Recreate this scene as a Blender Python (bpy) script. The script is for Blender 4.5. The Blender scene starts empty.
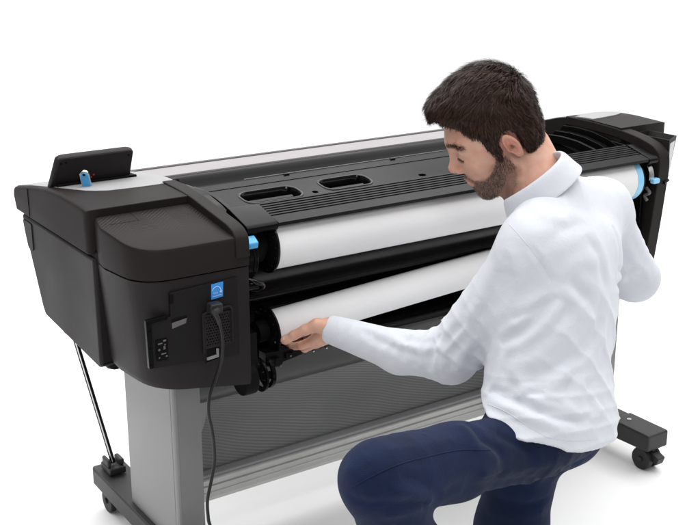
import bpy, bmesh, math, random
import numpy as np
from mathutils import Vector, Matrix
random.seed(7); rng = np.random.default_rng(11)
scn = bpy.context.scene
COL = scn.collection

# ------------------------------------------------------------------ camera solve
F = 1129.488; CX, CY = 350.0, 262.5
VXp, VYp = (2100., -90.), (-450., -90.)
def _c(u, v): return np.array([u-CX, -(v-CY), -F])
Xr = _c(*VXp); Xr /= np.linalg.norm(Xr)
Yr = _c(*VYp); Yr /= np.linalg.norm(Yr)
Zr = np.cross(Xr, Yr)
R = np.array([Xr, Yr, Zr])
CAM = np.array([-1.14480852, -2.01266391, 1.44918626])
def at(u, v, d): return CAM + (R @ _c(u, v))*(d/F)
def on(u, v, ax, val):
    r = R @ _c(u, v); return CAM + r*((val-CAM[ax])/r[ax])
RIGHT, UP, BACK = R[:, 0], R[:, 1], R[:, 2]

cd = bpy.data.cameras.new('camera'); cam = bpy.data.objects.new('camera', cd); COL.objects.link(cam)
m4 = Matrix.Identity(4)
for i in range(3):
    for j in range(3): m4[i][j] = float(R[i, j])
    m4[i][3] = float(CAM[i])
cam.matrix_world = m4
cd.sensor_fit = 'HORIZONTAL'; cd.sensor_width = 36; cd.lens = F/700*36; cd.clip_end = 200; cd.clip_start = .05
scn.camera = cam

# ------------------------------------------------------------------ materials
def new_mat(name):
    m = bpy.data.materials.new(name); m.use_nodes = True
    nt = m.node_tree; b = nt.nodes['Principled BSDF']; return m, nt, b
def N(nt, t, **kw):
    n = nt.nodes.new(t)
    for k, v in kw.items():
        if hasattr(n, k): setattr(n, k, v)
        else: n.inputs[k].default_value = v
    return n
def mat(name, col, rough=.5, metal=0, bump=0, bscale=400, var=0, vscale=6, spec=.5, coat=0, sheen=0, rvar=0, ior=1.5):
    m, nt, b = new_mat(name); L = nt.links.new
    b.inputs['Base Color'].default_value = (*col, 1); b.inputs['Roughness'].default_value = rough
    b.inputs['Metallic'].default_value = metal; b.inputs['Specular IOR Level'].default_value = spec
    b.inputs['Coat Weight'].default_value = coat; b.inputs['IOR'].default_value = ior
    if sheen: b.inputs['Sheen Weight'].default_value = sheen
    tc = N(nt, 'ShaderNodeTexCoord')
    if var or rvar:
        n = N(nt, 'ShaderNodeTexNoise'); n.inputs['Scale'].default_value = vscale; n.inputs['Detail'].default_value = 6
        L(tc.outputs['Object'], n.inputs['Vector'])
        if var:
            r = N(nt, 'ShaderNodeMapRange'); r.inputs['From Min'].default_value = .3; r.inputs['From Max'].default_value = .7
            r.inputs['To Min'].default_value = 1-var; r.inputs['To Max'].default_value = 1+var
            L(n.outputs['Fac'], r.inputs['Value'])
            x = N(nt, 'ShaderNodeVectorMath', operation='SCALE'); x.inputs[0].default_value = col
            L(r.outputs['Result'], x.inputs['Scale']); L(x.outputs[0], b.inputs['Base Color'])
        if rvar:
            r2 = N(nt, 'ShaderNodeMapRange'); r2.inputs['From Min'].default_value = .3; r2.inputs['From Max'].default_value = .7
            r2.inputs['To Min'].default_value = max(.02, rough-rvar); r2.inputs['To Max'].default_value = rough+rvar
            L(n.outputs['Fac'], r2.inputs['Value']); L(r2.outputs['Result'], b.inputs['Roughness'])
    if bump:
        n = N(nt, 'ShaderNodeTexNoise'); n.inputs['Scale'].default_value = bscale; n.inputs['Detail'].default_value = 3
        L(tc.outputs['Object'], n.inputs['Vector'])
        bp = N(nt, 'ShaderNodeBump'); bp.inputs['Strength'].default_value = bump; bp.inputs['Distance'].default_value = .001
        L(n.outputs['Fac'], bp.inputs['Height']); L(bp.outputs['Normal'], b.inputs['Normal'])
    return m
M = {}
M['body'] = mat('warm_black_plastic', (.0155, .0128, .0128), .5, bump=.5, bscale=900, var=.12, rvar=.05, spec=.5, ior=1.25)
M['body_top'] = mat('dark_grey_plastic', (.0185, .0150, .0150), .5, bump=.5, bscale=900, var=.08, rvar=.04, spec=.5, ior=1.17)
M['black'] = mat('black_plastic', (.003, .003, .003), .32, bump=.2, bscale=500, rvar=.08, ior=1.2)
M['matte'] = mat('matte_black', (.0035, .0035, .0035), .7, bump=.3, bscale=300, spec=.1)
M['gloss'] = mat('glossy_black', (.005, .005, .005), .13, spec=.5, ior=1.35, rvar=.05, vscale=20)
M['cover'] = mat('charcoal_cover', (.0038, .0038, .0038), .22, bump=.08, bscale=700, rvar=.06, spec=.5, ior=1.17)
M['grey'] = mat('light_grey_plastic', (.31, .31, .315), .5, bump=.3, bscale=800, var=.03, spec=.08)
M['silver'] = mat('silver_strip', (.31, .295, .30), .5, bump=.2, bscale=500, var=.03, spec=.08)
M['trim'] = mat('grey_trim', (.11, .10, .10), .4)
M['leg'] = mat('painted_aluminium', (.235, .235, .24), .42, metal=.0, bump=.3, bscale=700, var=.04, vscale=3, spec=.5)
M['legdark'] = mat('aluminium_rear_shade_and_seam', (.18, .18, .183), .42, bump=.3, bscale=700, var=.04, vscale=3, spec=.5)  # darker copy of the leg paint: rear-face shade put into colour, also the seam
M['bar'] = mat('extruded_aluminium', (.50, .50, .49), .34, metal=.75, bump=.15, bscale=300, var=.05, vscale=9)
M['foot'] = mat('foot_black', (.014, .014, .0145), .5, bump=.6, bscale=600, var=.1, spec=.45)
M['rubber'] = mat('rubber', (.009, .009, .009), .6, bump=.3, bscale=200)
M['cordrub'] = mat('cord_rubber', (.008, .008, .008), .38, bump=.1, spec=.3)
M['steel'] = mat('bright_steel', (.6, .6, .6), .22, metal=1, rvar=.06)
M['blue'] = mat('sky_blue_plastic', (.08, .40, .80), .35)
M['bluepale'] = mat('pale_blue_plastic', (.25, .56, .80), .4)
M['sticker'] = mat('blue_sticker', (.03, .27, .72), .35)
M['white'] = mat('white_print', (.8, .8, .8), .5)
M['pkw'] = mat('translucent_window', (.52, .52, .53), .4)
M['greyd'] = mat('dull_grey_plastic', (.2, .2, .2), .5)
M['bodyd'] = mat('dark_panel_plastic', (.009, .0078, .0078), .5, bump=.5, bscale=900, var=.1, ior=1.25)
M['led'] = mat('red_print', (.4, .03, .02), .4)
M['trough'] = mat('trough_grey', (.022, .022, .022), .34, bump=.1, rvar=.05, spec=.5)

# paper: very slight tone drift
M['paper'] = mat('white_paper', (.76, .76, .765), .75, bump=.25, bscale=350, var=.015, vscale=4)
M['paperedge'] = mat('paper_edge', (.62, .60, .56), .85, bump=.8, bscale=900)

# embossed lid: dark grey with faint chevron ridges
def lid_mat():
    m, nt, b = new_mat('embossed_lid'); L = nt.links.new
    b.inputs['Base Color'].default_value = (.0185, .0150, .0150, 1); b.inputs['Roughness'].default_value = .5; b.inputs['IOR'].default_value = 1.17
    tc = N(nt, 'ShaderNodeTexCoord'); sx = N(nt, 'ShaderNodeSeparateXYZ'); L(tc.outputs['Object'], sx.inputs[0])
    pp = N(nt, 'ShaderNodeMath', operation='PINGPONG'); pp.inputs[1].default_value = .05; L(sx.outputs['X'], pp.inputs[0])
    ad = N(nt, 'ShaderNodeMath', operation='MULTIPLY_ADD'); ad.inputs[1].default_value = .9; L(pp.outputs[0], ad.inputs[0]); L(sx.outputs['Y'], ad.inputs[2])
    ml = N(nt, 'ShaderNodeMath', operation='MULTIPLY'); ml.inputs[1].default_value = 2*math.pi/.0095; L(ad.outputs[0], ml.inputs[0])
    sn = N(nt, 'ShaderNodeMath', operation='SINE'); L(ml.outputs[0], sn.inputs[0])
    # fades towards the rear edge, as the embossing does
    mr = N(nt, 'ShaderNodeMapRange'); mr.inputs['From Min'].default_value = -.05; mr.inputs['From Max'].default_value = .05
    L(sx.outputs['Y'], mr.inputs['Value'])
    sn2 = N(nt, 'ShaderNodeSeparateXYZ'); L(tc.outputs['Normal'], sn2.inputs[0]); gt = N(nt, 'ShaderNodeMath', operation='GREATER_THAN'); gt.inputs[1].default_value = .93; L(sn2.outputs['Z'], gt.inputs[0])
    mu0 = N(nt, 'ShaderNodeMath', operation='MULTIPLY'); L(gt.outputs[0], mu0.inputs[0]); L(mr.outputs['Result'], mu0.inputs[1])
    mu = N(nt, 'ShaderNodeMath', operation='MULTIPLY'); L(sn.outputs[0], mu.inputs[0]); L(mu0.outputs[0], mu.inputs[1])
    bp = N(nt, 'ShaderNodeBump'); bp.inputs['Strength'].default_value = .55; bp.inputs['Distance'].default_value = .0009
    L(mu.outputs[0], bp.inputs['Height']); L(bp.outputs['Normal'], b.inputs['Normal'])
    return m
M['lid'] = lid_mat()

def mesh_mat():
    m, nt, b = new_mat('bin_mesh_fabric'); L = nt.links.new
    tc = N(nt, 'ShaderNodeTexCoord')
    mp = N(nt, 'ShaderNodeMapping'); mp.inputs['Rotation'].default_value = (0, 0, 0); L(tc.outputs['UV'], mp.inputs['Vector'])
    # weave of two thread families, coarse enough to resolve, with a moire beat between layers
    def wave(scale, rot, dist, ds):
        r = N(nt, 'ShaderNodeMapping'); r.inputs['Rotation'].default_value = (0, 0, rot); L(tc.outputs['UV'], r.inputs['Vector'])
        w = N(nt, 'ShaderNodeTexWave'); w.inputs['Scale'].default_value = scale; w.inputs['Distortion'].default_value = dist
        w.inputs['Detail'].default_value = 1.5; w.inputs['Detail Scale'].default_value = ds
        L(r.outputs[0], w.inputs['Vector']); return w.outputs['Fac']
    a = wave(36, 1.22, 9, .13); c = wave(110, 0.05, .6, 1); d = wave(110, 1.62, .6, 1)
    s1 = N(nt, 'ShaderNodeMath', operation='MULTIPLY'); L(c, s1.inputs[0]); L(d, s1.inputs[1])
    mx = N(nt, 'ShaderNodeMix', data_type='RGBA'); mx.inputs['A'].default_value = (.092, .092, .092, 1); mx.inputs['B'].default_value = (.25, .25, .25, 1)
    ns = N(nt, 'ShaderNodeTexNoise'); ns.inputs['Scale'].default_value = 5; L(tc.outputs['UV'], ns.inputs['Vector'])
    q = N(nt, 'ShaderNodeMath', operation='MULTIPLY'); L(a, q.inputs[0]); L(ns.outputs['Fac'], q.inputs[1])
    w = N(nt, 'ShaderNodeMath', operation='MULTIPLY_ADD'); L(q.outputs[0], w.inputs[0]); w.inputs[1].default_value = .75
    s2 = N(nt, 'ShaderNodeMath', operation='MULTIPLY'); L(s1.outputs[0], s2.inputs[0]); s2.inputs[1].default_value = .5
    L(s2.outputs[0], w.inputs[2]); L(w.outputs[0], mx.inputs['Factor'])
    L(mx.outputs['Result'], b.inputs['Base Color']); b.inputs['Roughness'].default_value = .6
    return m
M['meshfab'] = mesh_mat()

def cloth_mat(name, col, weave, strength, var=.03, rough=.85, sheen=.2, twill=False, seam=None, crease=.35):
    m, nt, b = new_mat(name); L = nt.links.new
    b.inputs['Roughness'].default_value = rough; b.inputs['Sheen Weight'].default_value = sheen
    b.inputs['Specular IOR Level'].default_value = .2
    tc = N(nt, 'ShaderNodeTexCoord')
    n = N(nt, 'ShaderNodeTexNoise'); n.inputs['Scale'].default_value = 9; n.inputs['Detail'].default_value = 8; L(tc.outputs['Object'], n.inputs['Vector'])
    r = N(nt, 'ShaderNodeMapRange'); r.inputs['From Min'].default_value = .3; r.inputs['From Max'].default_value = .7
    r.inputs['To Min'].default_value = 1-var; r.inputs['To Max'].default_value = 1+var; L(n.outputs['Fac'], r.inputs['Value'])
    x = N(nt, 'ShaderNodeVectorMath', operation='SCALE'); x.inputs[0].default_value = col; L(r.outputs['Result'], x.inputs['Scale']); L(x.outputs[0], b.inputs['Base Color'])
    f = N(nt, 'ShaderNodeTexNoise'); f.inputs['Scale'].default_value = weave; f.inputs['Detail'].default_value = 2; L(tc.outputs['Object'], f.inputs['Vector'])
    g = N(nt, 'ShaderNodeTexNoise'); g.inputs['Scale'].default_value = 28; g.inputs['Detail'].default_value = 4; g.inputs['Distortion'].default_value = .6; L(tc.outputs['Object'], g.inputs['Vector'])
    b1 = N(nt, 'ShaderNodeBump'); b1.inputs['Strength'].default_value = strength; b1.inputs['Distance'].default_value = .0008; L(f.outputs['Fac'], b1.inputs['Height'])
    b2 = N(nt, 'ShaderNodeBump'); b2.inputs['Strength'].default_value = .35; b2.inputs['Distance'].default_value = .004; L(g.outputs['Fac'], b2.inputs['Height'])
    mp = N(nt, 'ShaderNodeMapping'); mp.inputs['Rotation'].default_value = (.3, .5, .6); mp.inputs['Scale'].default_value = (1, 2.3, .8); L(tc.outputs['Object'], mp.inputs['Vector'])
    rg = N(nt, 'ShaderNodeTexNoise'); rg.noise_type = 'RIDGED_MULTIFRACTAL'; rg.inputs['Scale'].default_value = 7; rg.inputs['Detail'].default_value = 3; rg.inputs['Distortion'].default_value = 1.2; L(mp.outputs[0], rg.inputs['Vector'])
    b3 = N(nt, 'ShaderNodeBump'); b3.inputs['Strength'].default_value = crease*1.2; b3.inputs['Distance'].default_value = .004; L(rg.outputs['Fac'], b3.inputs['Height'])
    L(b1.outputs['Normal'], b3.inputs['Normal']); L(b3.outputs['Normal'], b2.inputs['Normal']); L(b2.outputs['Normal'], b.inputs['Normal'])
    return m
M['shirt'] = cloth_mat('white_pique_cotton', (.59, .61, .655), 700, .8, var=.015, crease=.30)
M['jeans'] = cloth_mat('dark_blue_denim', (.0036, .0100, .038), 420, 1.0, var=.35, rough=.85, sheen=.03)

# ------------------------------------------------------------------ object helpers
def smooth_sharp(me, ang=35):
    bm = bmesh.new(); bm.from_mesh(me)
    for f in bm.faces: f.smooth = True
    a = math.radians(ang)
    for e in bm.edges:
        e.smooth = not (len(e.link_faces) == 2 and e.calc_face_angle(0) > a)
    bm.to_mesh(me); bm.free()
def obj(name, bm, m, parent=None, bevel=0, seg=2, sharp=35, mods=None):
    bmesh.ops.recalc_face_normals(bm, faces=bm.faces[:])
    me = bpy.data.meshes.new(name); bm.to_mesh(me); bm.free()
    for mm in (m if isinstance(m, (list, tuple)) else [m]): me.materials.append(mm)
    o = bpy.data.objects.new(name, me); COL.objects.link(o)
    if parent: o.parent = parent
    if bevel:
        for p in me.polygons: p.use_smooth = True
        b = o.modifiers.new('bevel', 'BEVEL'); b.width = bevel; b.segments = seg; b.limit_method = 'ANGLE'; b.angle_limit = math.radians(32); b.harden_normals = True
    else: smooth_sharp(me, sharp)
    return o
def thing(name, label, cat, loc=(0, 0, 0), group=None):
    o = bpy.data.objects.new(name, None); COL.objects.link(o); o.location = loc; o.empty_display_size = .05
    o['label'] = label; o['category'] = cat
    if group: o['group'] = group
    return o
def tag(o, label, cat, group=None):
    o['label'] = label; o['category'] = cat
    if group: o['group'] = group
    return o
def loft(bm, rings, cap=True, closed=True, mi=0):
    vs = [[bm.verts.new(tuple(map(float, p))) for p in r] for r in rings]; n = len(rings[0])
    for a, b in zip(vs, vs[1:]):
        for i in range(n if closed else n-1):
            j = (i+1) % n
            f = bm.faces.new((a[i], a[j], b[j], b[i])); f.material_index = mi
    if cap and closed:
        f = bm.faces.new(vs[0][::-1]); f.material_index = mi; f = bm.faces.new(vs[-1]); f.material_index = mi
    return vs
def pyz(bm, prof, x0, x1): return loft(bm, [[(x0, y, z) for y, z in prof], [(x1, y, z) for y, z in prof]])
def pxz(bm, prof, y0, y1): return loft(bm, [[(x, y0, z) for x, z in prof], [(x, y1, z) for x, z in prof]])
def pxy(bm, prof, z0, z1): return loft(bm, [[(x, y, z0) for x, y in prof], [(x, y, z1) for x, y in prof]])
def box(bm, a, b):
    pxy(bm, [(a[0], a[1]), (b[0], a[1]), (b[0], b[1]), (a[0], b[1])], a[2], b[2])
def cyl(bm, a, b, r0, r1=None, n=48, r_in=0, mi=0, cap=True):
    a, b = Vector(a), Vector(b); r1 = r0 if r1 is None else r1
    d = (b-a).normalized(); s = d.orthogonal().normalized(); t = d.cross(s)
    ring = lambda c, r: [tuple(c+(s*math.cos(2*math.pi*i/n)+t*math.sin(2*math.pi*i/n))*r) for i in range(n)]
    if r_in:
        vs = loft(bm, [ring(a, r_in), ring(a, r0), ring(b, r1), ring(b, r_in)], cap=False, mi=mi)
        for i in range(n):
            j = (i+1) % n; f = bm.faces.new((vs[3][i], vs[3][j], vs[0][j], vs[0][i])); f.material_index = mi
    else: loft(bm, [ring(a, r0), ring(b, r1)], mi=mi, cap=cap)
def tube(bm, pts, r, n=12, rs=None):
    pts = [Vector(p) for p in pts]; rings = []; s = None
    for i, p in enumerate(pts):
        d = (pts[min(i+1, len(pts)-1)]-pts[max(i-1, 0)]).normalized()
        if s is None: s = d.orthogonal().normalized()
        s = (s-d*s.dot(d)).normalized(); t = d.cross(s); rr = rs[i] if rs else r
        rings.append([tuple(p+(s*math.cos(2*math.pi*k/n)+t*math.sin(2*math.pi*k/n))*rr) for k in range(n)])
    loft(bm, rings)
def spline(pts, n=10):
    pts = [np.array(p, float) for p in pts]; P = [2*pts[0]-pts[1]]+pts+[2*pts[-1]-pts[-2]]; out = []
    for i in range(1, len(P)-2):
        for k in range(n):
            t = k/n; a, b, c, d = P[i-1:i+3]
            out.append(.5*((2*b)+(-a+c)*t+(2*a-5*b+4*c-d)*t*t+(-a+3*b-3*c+d)*t**3))
    out.append(pts[-1]); return out
def rrect(x0, y0, x1, y1, r, n=6):
    out = []
    for cx, cy, a0 in ((x1-r, y1-r, 0), (x0+r, y1-r, 90), (x0+r, y0+r, 180), (x1-r, y0+r, 270)):
        for k in range(n+1):
            a = math.radians(a0+90*k/n); out.append((cx+r*math.cos(a), cy+r*math.sin(a)))
    return out
def corner(p, r, n=5):
    """round the corners of a 2-D polygon; r may be a list"""
    out = []; m = len(p); rs = r if isinstance(r, (list, tuple)) else [r]*m
    for i in range(m):
        a, b, c = map(np.array, (p[i-1], p[i], p[(i+1) % m])); a = a.astype(float); b = b.astype(float); c = c.astype(float)
        rr = rs[i]
        if rr <= 0: out.append(tuple(b)); continue
        u = (a-b); w = (c-b); lu, lw = np.linalg.norm(u), np.linalg.norm(w); q = min(rr, lu*.49, lw*.49)
        A = b+u/lu*q; Cc = b+w/lw*q
        for k in range(n+1):
            t = k/n; out.append(tuple((1-t)**2*A+2*t*(1-t)*b+t*t*Cc))
    return out
def sheet_holes(bm, outer, holes, fn, th):
    """flat plate (2-D coordinates through fn -> 3-D) with real openings"""
    loops = [outer]+holes; es = []; allv = []
    for lp in loops:
        vs = [bm.verts.new((p[0], p[1], 0)) for p in lp]; allv += vs
        es += [bm.edges.new((vs[i], vs[(i+1) % len(vs)])) for i in range(len(vs))]
    g = bmesh.ops.triangle_fill(bm, edges=es, use_beauty=True, use_dissolve=False)
    fs = [f for f in g['geom'] if isinstance(f, bmesh.types.BMFace)]
    e = bmesh.ops.extrude_face_region(bm, geom=fs)
    top = [v for v in e['geom'] if isinstance(v, bmesh.types.BMVert)]
    for v in top: v.co.z = -th
    for v in bm.verts:
        p = fn(v.co.x, v.co.y, v.co.z); v.co = p

# ------------------------------------------------------------------ floor, light, world
bm = bmesh.new(); nseg = 72
loft(bm, [[(5.2*math.cos(2*math.pi*i/nseg)+.3, 5.2*math.sin(2*math.pi*i/nseg), -.02) for i in range(nseg)], [(5.2*math.cos(2*math.pi*i/nseg)+.3, 5.2*math.sin(2*math.pi*i/nseg), 0) for i in range(nseg)]])
M['floor'] = mat('white_studio_floor', (.90, .90, .90), .6, var=.004, bump=.03, bscale=60, spec=.15)
fl = obj('floor', bm, M['floor']); fl['kind'] = 'structure'
w = bpy.data.worlds.new('World'); scn.world = w; w.use_nodes = True
wn = w.node_tree; bgn = wn.nodes['Background']; bgn.inputs[1].default_value = 1.0
wtc = wn.nodes.new('ShaderNodeTexCoord'); wd = wn.nodes.new('ShaderNodeVectorMath'); wd.operation = 'DOT_PRODUCT'; wd.inputs[1].default_value = tuple(np.array([.75, .60, .28])/np.linalg.norm([.75, .60, .28]))
wr_ = wn.nodes.new('ShaderNodeMapRange'); wr_.inputs['From Min'].default_value = .02; wr_.inputs['From Max'].default_value = .54; wr_.inputs['To Min'].default_value = .16; wr_.inputs['To Max'].default_value = 1.04
wr_.interpolation_type = 'SMOOTHSTEP'   # lit white backdrop ahead, dim studio behind the camera
wn.links.new(wtc.outputs['Generated'], wd.inputs[0]); wn.links.new(wd.outputs['Value'], wr_.inputs['Value']); wn.links.new(wr_.outputs['Result'], bgn.inputs[0])
def area(name, loc, target, size, power, col=(1, 1, 1)):
    l = bpy.data.lights.new(name, 'AREA'); l.energy = power; l.size = size; l.color = col; l.shape = 'SQUARE'
    o = bpy.data.objects.new(name, l); COL.objects.link(o); o.location = loc
    o.rotation_euler = (Vector(target)-Vector(loc)).to_track_quat('-Z', 'Y').to_euler(); return o
area('overhead_softbox', (.6, 1.6, 4.6), (0.6, 1.6, 0), 9.0, 675)
area('key_softbox', (-1.3, -3.6, 2.9), (.3, -.2, .75), 1.1, 34)
scn.view_settings.view_transform = 'Standard'; scn.view_settings.look = 'None'; scn.view_settings.exposure = 0; scn.view_settings.gamma = 1
scn.render.engine = 'CYCLES'

# ------------------------------------------------------------------ the printer
PR = thing('large_format_printer', 'wide black roll paper printer with light grey top strip on a grey wheeled stand', 'printer', (.5, .15, 0))
PR.location = (0, 0, 0)
def part(name, bm, m, parent=PR, **kw): return obj(name, bm, m, parent, **kw)

def interp(tab, y):
    ys, zs = zip(*tab); return float(np.interp(y, ys, zs))
ZT = [(.09, .876), (.15, .879), (.25, .880), (.33, .874), (.445, .857), (.52, .842), (.56, .833)]
def zt(y): return interp(ZT, y)
ys = [.09, .12, .16, .2, .25, .29, .33, .37, .41, .445, .48, .52, .545]

# -- left front housing: upper shell
def shell(name, x0, x1, mirror=False, zb=.7835):
    bm = bmesh.new(); rings = []
    prof = [(y, zt(y)) for y in ys]
    r = .03; outer = x0 if not mirror else x1; sgn = 1 if not mirror else -1
    # stations across x: outer edge rolls off a little
    for off, dz, dy in ((0, -.010, .016), (.002, -.004, .006), (.006, -.001, .0015), (.014, 0, 0)):
        x = outer+sgn*off
        rings.append([(x, .09+dy, zb)]+[(x, max(y, .09+dy) if i == 0 else y, z+dz) for i, (y, z) in enumerate(prof)]+[(x, .5485, .825+dz), (x, .536, zb)])
    x = x1 if not mirror else x0
    rings.append([(x, .09, zb)]+[(x, y, z) for y, z in prof]+[(x, .5485, .825), (x, .536, zb)])
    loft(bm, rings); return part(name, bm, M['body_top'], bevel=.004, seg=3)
hl = shell('front_housing', -.36, -.1045)
# seam line on the side of the shell
bm = bmesh.new(); box(bm, (-.3612, .443, .786), (-.3597, .4445, .852)); part('panel_seam', bm, M['matte'], hl)
# -- left side door (lower): slanted front edge, rounded rear corner
bm = bmesh.new()
sidep = [(.085, .776), (.525, .776), (.515, .74), (.43, .572), (.415, .555), (.10, .533), (.085, .54)]
loft(bm, [[(-.353, y, z) for y, z in sidep], [(-.345, y-.0, z) for y, z in sidep], [(-.12, y, z) for y, z in sidep]])
sd = part('side_panel', bm, M['body'], bevel=.012, seg=4)
bm = bmesh.new(); pyz(bm, corner([(.455, .765), (.513, .765), (.5, .728), (.487, .700), (.455, .700)], .008), -.3555, -.350); part('access_door', bm, M['body'], sd, bevel=.001)
# underside pan
bm = bmesh.new(); box(bm, (-.33, .10, .512), (-.10, .40, .56)); part('underside_pan', bm, M['matte'], bevel=.02)
# dark split line core
bm = bmesh.new(); pxy(bm, [(-.347, .06), (-.347, .51), (-.1, .51), (-.1, -.105), (-.3, -.1), (-.34, -.06)], .765, .79); part('seam_core', bm, M['matte'])

# -- rear corner housing, lower
def planring(pts, zfn, n=7, rr=None):
    p = corner(pts, rr if rr else .03, n); return [(x, y, zfn(x, y)) for x, y in p]
rr = [0, .02, .085, 0, 0]
topP = [(-.3455, .083), (-.352, .03), (-.338, -.108), (-.105, -.112), (-.105, .083)]
botP = [(-.330, .083), (-.334, .03), (-.319, -.106), (-.106, -.112), (-.106, .083)]
rr = [0, .0, .075, 0, 0]
bm = bmesh.new()
rings = []
for k, t in enumerate((0, .02, .5, .93, .985, 1)):
    ins = (0, 0, 0, 0, .004, .014)[k]
    P = []
    for a, b in zip(topP, botP): P.append(((1-t)*a[0]+t*b[0]+ins*(1 if a[0] < -.2 else 0), (1-t)*a[1]+t*b[1]+(ins if a[1] < .05 else 0)))
    rings.append(planring(P, lambda x, y, t=t: (1-t)*.768+t*(.543-(x+.33)*.16+(.0)), rr=rr))
loft(bm, rings)
rc = part('rear_corner_housing', bm, M['body'], sharp=30)
# -- lid on top of it
lidT = [(-.3445, .087), (-.353, .035), (-.338, -.112), (-.1055, -.1155), (-.1055, .087)]
zl = lambda x, y: .8325+(y+.115)*.135 + (.004 if y > .05 else 0)*0
bm = bmesh.new(); rings = []
rings.append([(x, y, .7715) for x, y, _ in planring(lidT, lambda x, y: 0, rr=[0, 0, .08, 0, 0])])
for ins, dz in ((0, -.008), (.0006, -.004), (.002, -.0015), (.005, 0)):
    P = [(x+(ins if x < -.2 else 0), y+(ins if y < .05 else 0)) for x, y in lidT]
    rings.append(planring(P, lambda x, y, dz=dz: zl(x, y)+dz, rr=[0, 0, .08, 0, 0]))
# flare: bottom of lid slightly proud
loft(bm, rings)
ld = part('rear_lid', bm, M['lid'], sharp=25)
bm = bmesh.new()
for (a, b) in (((-.268, .085), (-.268, .042)), ((-.268, .042), (-.33, .042))):
    n_ = 2; x0, x1 = sorted((a[0], b[0])); y0, y1 = sorted((a[1], b[1]))
    x0 -= .0005; x1 += .0005; y0 -= .0005; y1 += .0005
    loft(bm, [[(x0, y0, zl(0, y0)-.001), (x1, y0, zl(0, y0)-.001), (x1, y1, zl(0, y1)-.001), (x0, y1, zl(0, y1)-.001)], [(x0, y0, zl(0, y0)+.0004), (x1, y0, zl(0, y0)+.0004), (x1, y1, zl(0, y1)+.0004), (x0, y1, zl(0, y1)+.0004)]])
part('vent_outline', bm, M['matte'], ld)

# -- rail at the inner edge of the lid
rail = [(.215, .8835), (.15, .882), (.08, .8775), (.02, .868), (-.04, .859), (-.08, .853), (-.104, .845), (-.1175, .832), (-.120, .818), (-.120, .79), (.215, .79)]
bm = bmesh.new(); pyz(bm, corner(rail, [0, 0, .02, .02, .02, .02, .012, .012, .006, 0, 0]), -.1355, -.105)
part('edge_rail', bm, M['body_top'], bevel=.003, seg=3)
# inner wall closing the left housing towards the rolls
bm = bmesh.new(); pyz(bm, [(.52, .83), (.215, .872), (.0, .852), (-.108, .80), (-.108, .52), (.1, .515), (.42, .56)], -.118, -.1065)
part('inner_wall', bm, M['black'], bevel=.002)

# -- light grey top, one sheet following the crown: left area, the long strip, right area
def zm(y): return zt(y) if y < .4 else interp([(.4, .8385), (.46, .8325), (.585, .8245)], y)
def top_sheet(name, poly, zf, m, th=.006, parent=PR, **kw):
    bm = bmesh.new(); loft(bm, [[(x, y, zf(x, y)-th) for x, y in poly], [(x, y, zf(x, y)) for x, y in poly]])
    return part(name, bm, m, parent, **kw)
left_edge = spline([(-.352, .46), (-.345, .42), (-.332, .375), (-.312, .325), (-.295, .298), (-.262, .283)], 5)
def crown_strip(name, e0, e1, m, lift=.0012, nx=1, th=.004, parent=PR):
    """grid sheet between two boundary y(x) functions so that it follows the crown"""
    bm = bmesh.new(); xs = e0[0]; rows = []
    for x, y0, y1 in zip(xs, e0[1], e1[1]):
        rows.append([(x, y0+(y1-y0)*k/12, zt(y0+(y1-y0)*k/12)+lift) for k in range(13)])
    top = [[bm.verts.new(p) for p in r] for r in rows]; bot = [[bm.verts.new((p[0], p[1], p[2]-th)) for p in r] for r in rows]
    for a in range(len(rows)-1):
        for k in range(12):
            bm.faces.new((top[a][k], top[a+1][k], top[a+1][k+1], top[a][k+1])); bm.faces.new((bot[a][k+1], bot[a+1][k+1], bot[a+1][k], bot[a][k]))
        bm.faces.new((top[a][0], bot[a][0], bot[a+1][0], top[a+1][0])); bm.faces.new((top[a+1][12], bot[a+1][12], bot[a][12], top[a][12]))
    bm.faces.new([top[0][k] for k in range(13)]+[bot[0][k] for k in range(12, -1, -1)])
    bm.faces.new([top[-1][k] for k in range(12, -1, -1)]+[bot[-1][k] for k in range(13)])
    return part(name, bm, m, parent, sharp=30)
xs = [-.352, -.345, -.332, -.318, -.303, -.285, -.262, -.2, -.15, -.118, -.1055]
y0 = [.44, .35, .305, .262, .236, .222, .210, .204, .203, .207, .222]
crown_strip('top_panel', (xs, y0), (xs, [.538]*len(xs)), M['grey'])
# long silver strip and rounded dark lip of the middle section
bm = bmesh.new(); pyz(bm, [(.462, .828), (.462, .8325), (.575, .8245), (.590, .8215), (.590, .815), (.46, .80)], -.099, 1.175)
part('top_strip', bm, M['silver'], bevel=.0015)
bm = bmesh.new(); pyz(bm, [(.5905, .8235), (.5925, .8262), (.599, .8262), (.603, .812), (.603, .77), (.5905, .77)], -.16, 1.20)
part('front_edge_trim', bm, M['trim'], bevel=.001)
bm = bmesh.new(); lip = [(.461, .8265), (.456, .8295), (.447, .8295), (.437, .825), (.427, .817), (.418, .807), (.405, .802), (.395, .805), (.388, .803), (.38, .79), (.461, .79)]
pyz(bm, lip, -.06, 1.14); part('cover_lip', bm, M['cover'], sharp=50)
bm = bmesh.new(); pyz(bm, [(.461, .8305), (.461, .79), (.28, .79), (.28, .8680), (.36, .852), (.42, .836)], -.1035, -.0615)
part('lip_end_block', bm, M['body_top'], bevel=.003)
# front wall of the body (faces away) and floor pan
bm = bmesh.new(); pyz(bm, [(.589, .80), (.589, .74), (.50, .57), (.30, .52), (.13, .50), (.13, .52), (.29, .54), (.46, .60), (.54, .74), (.54, .80)], -.095, 1.165)
part('front_shell', bm, M['body'], bevel=.004)

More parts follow.
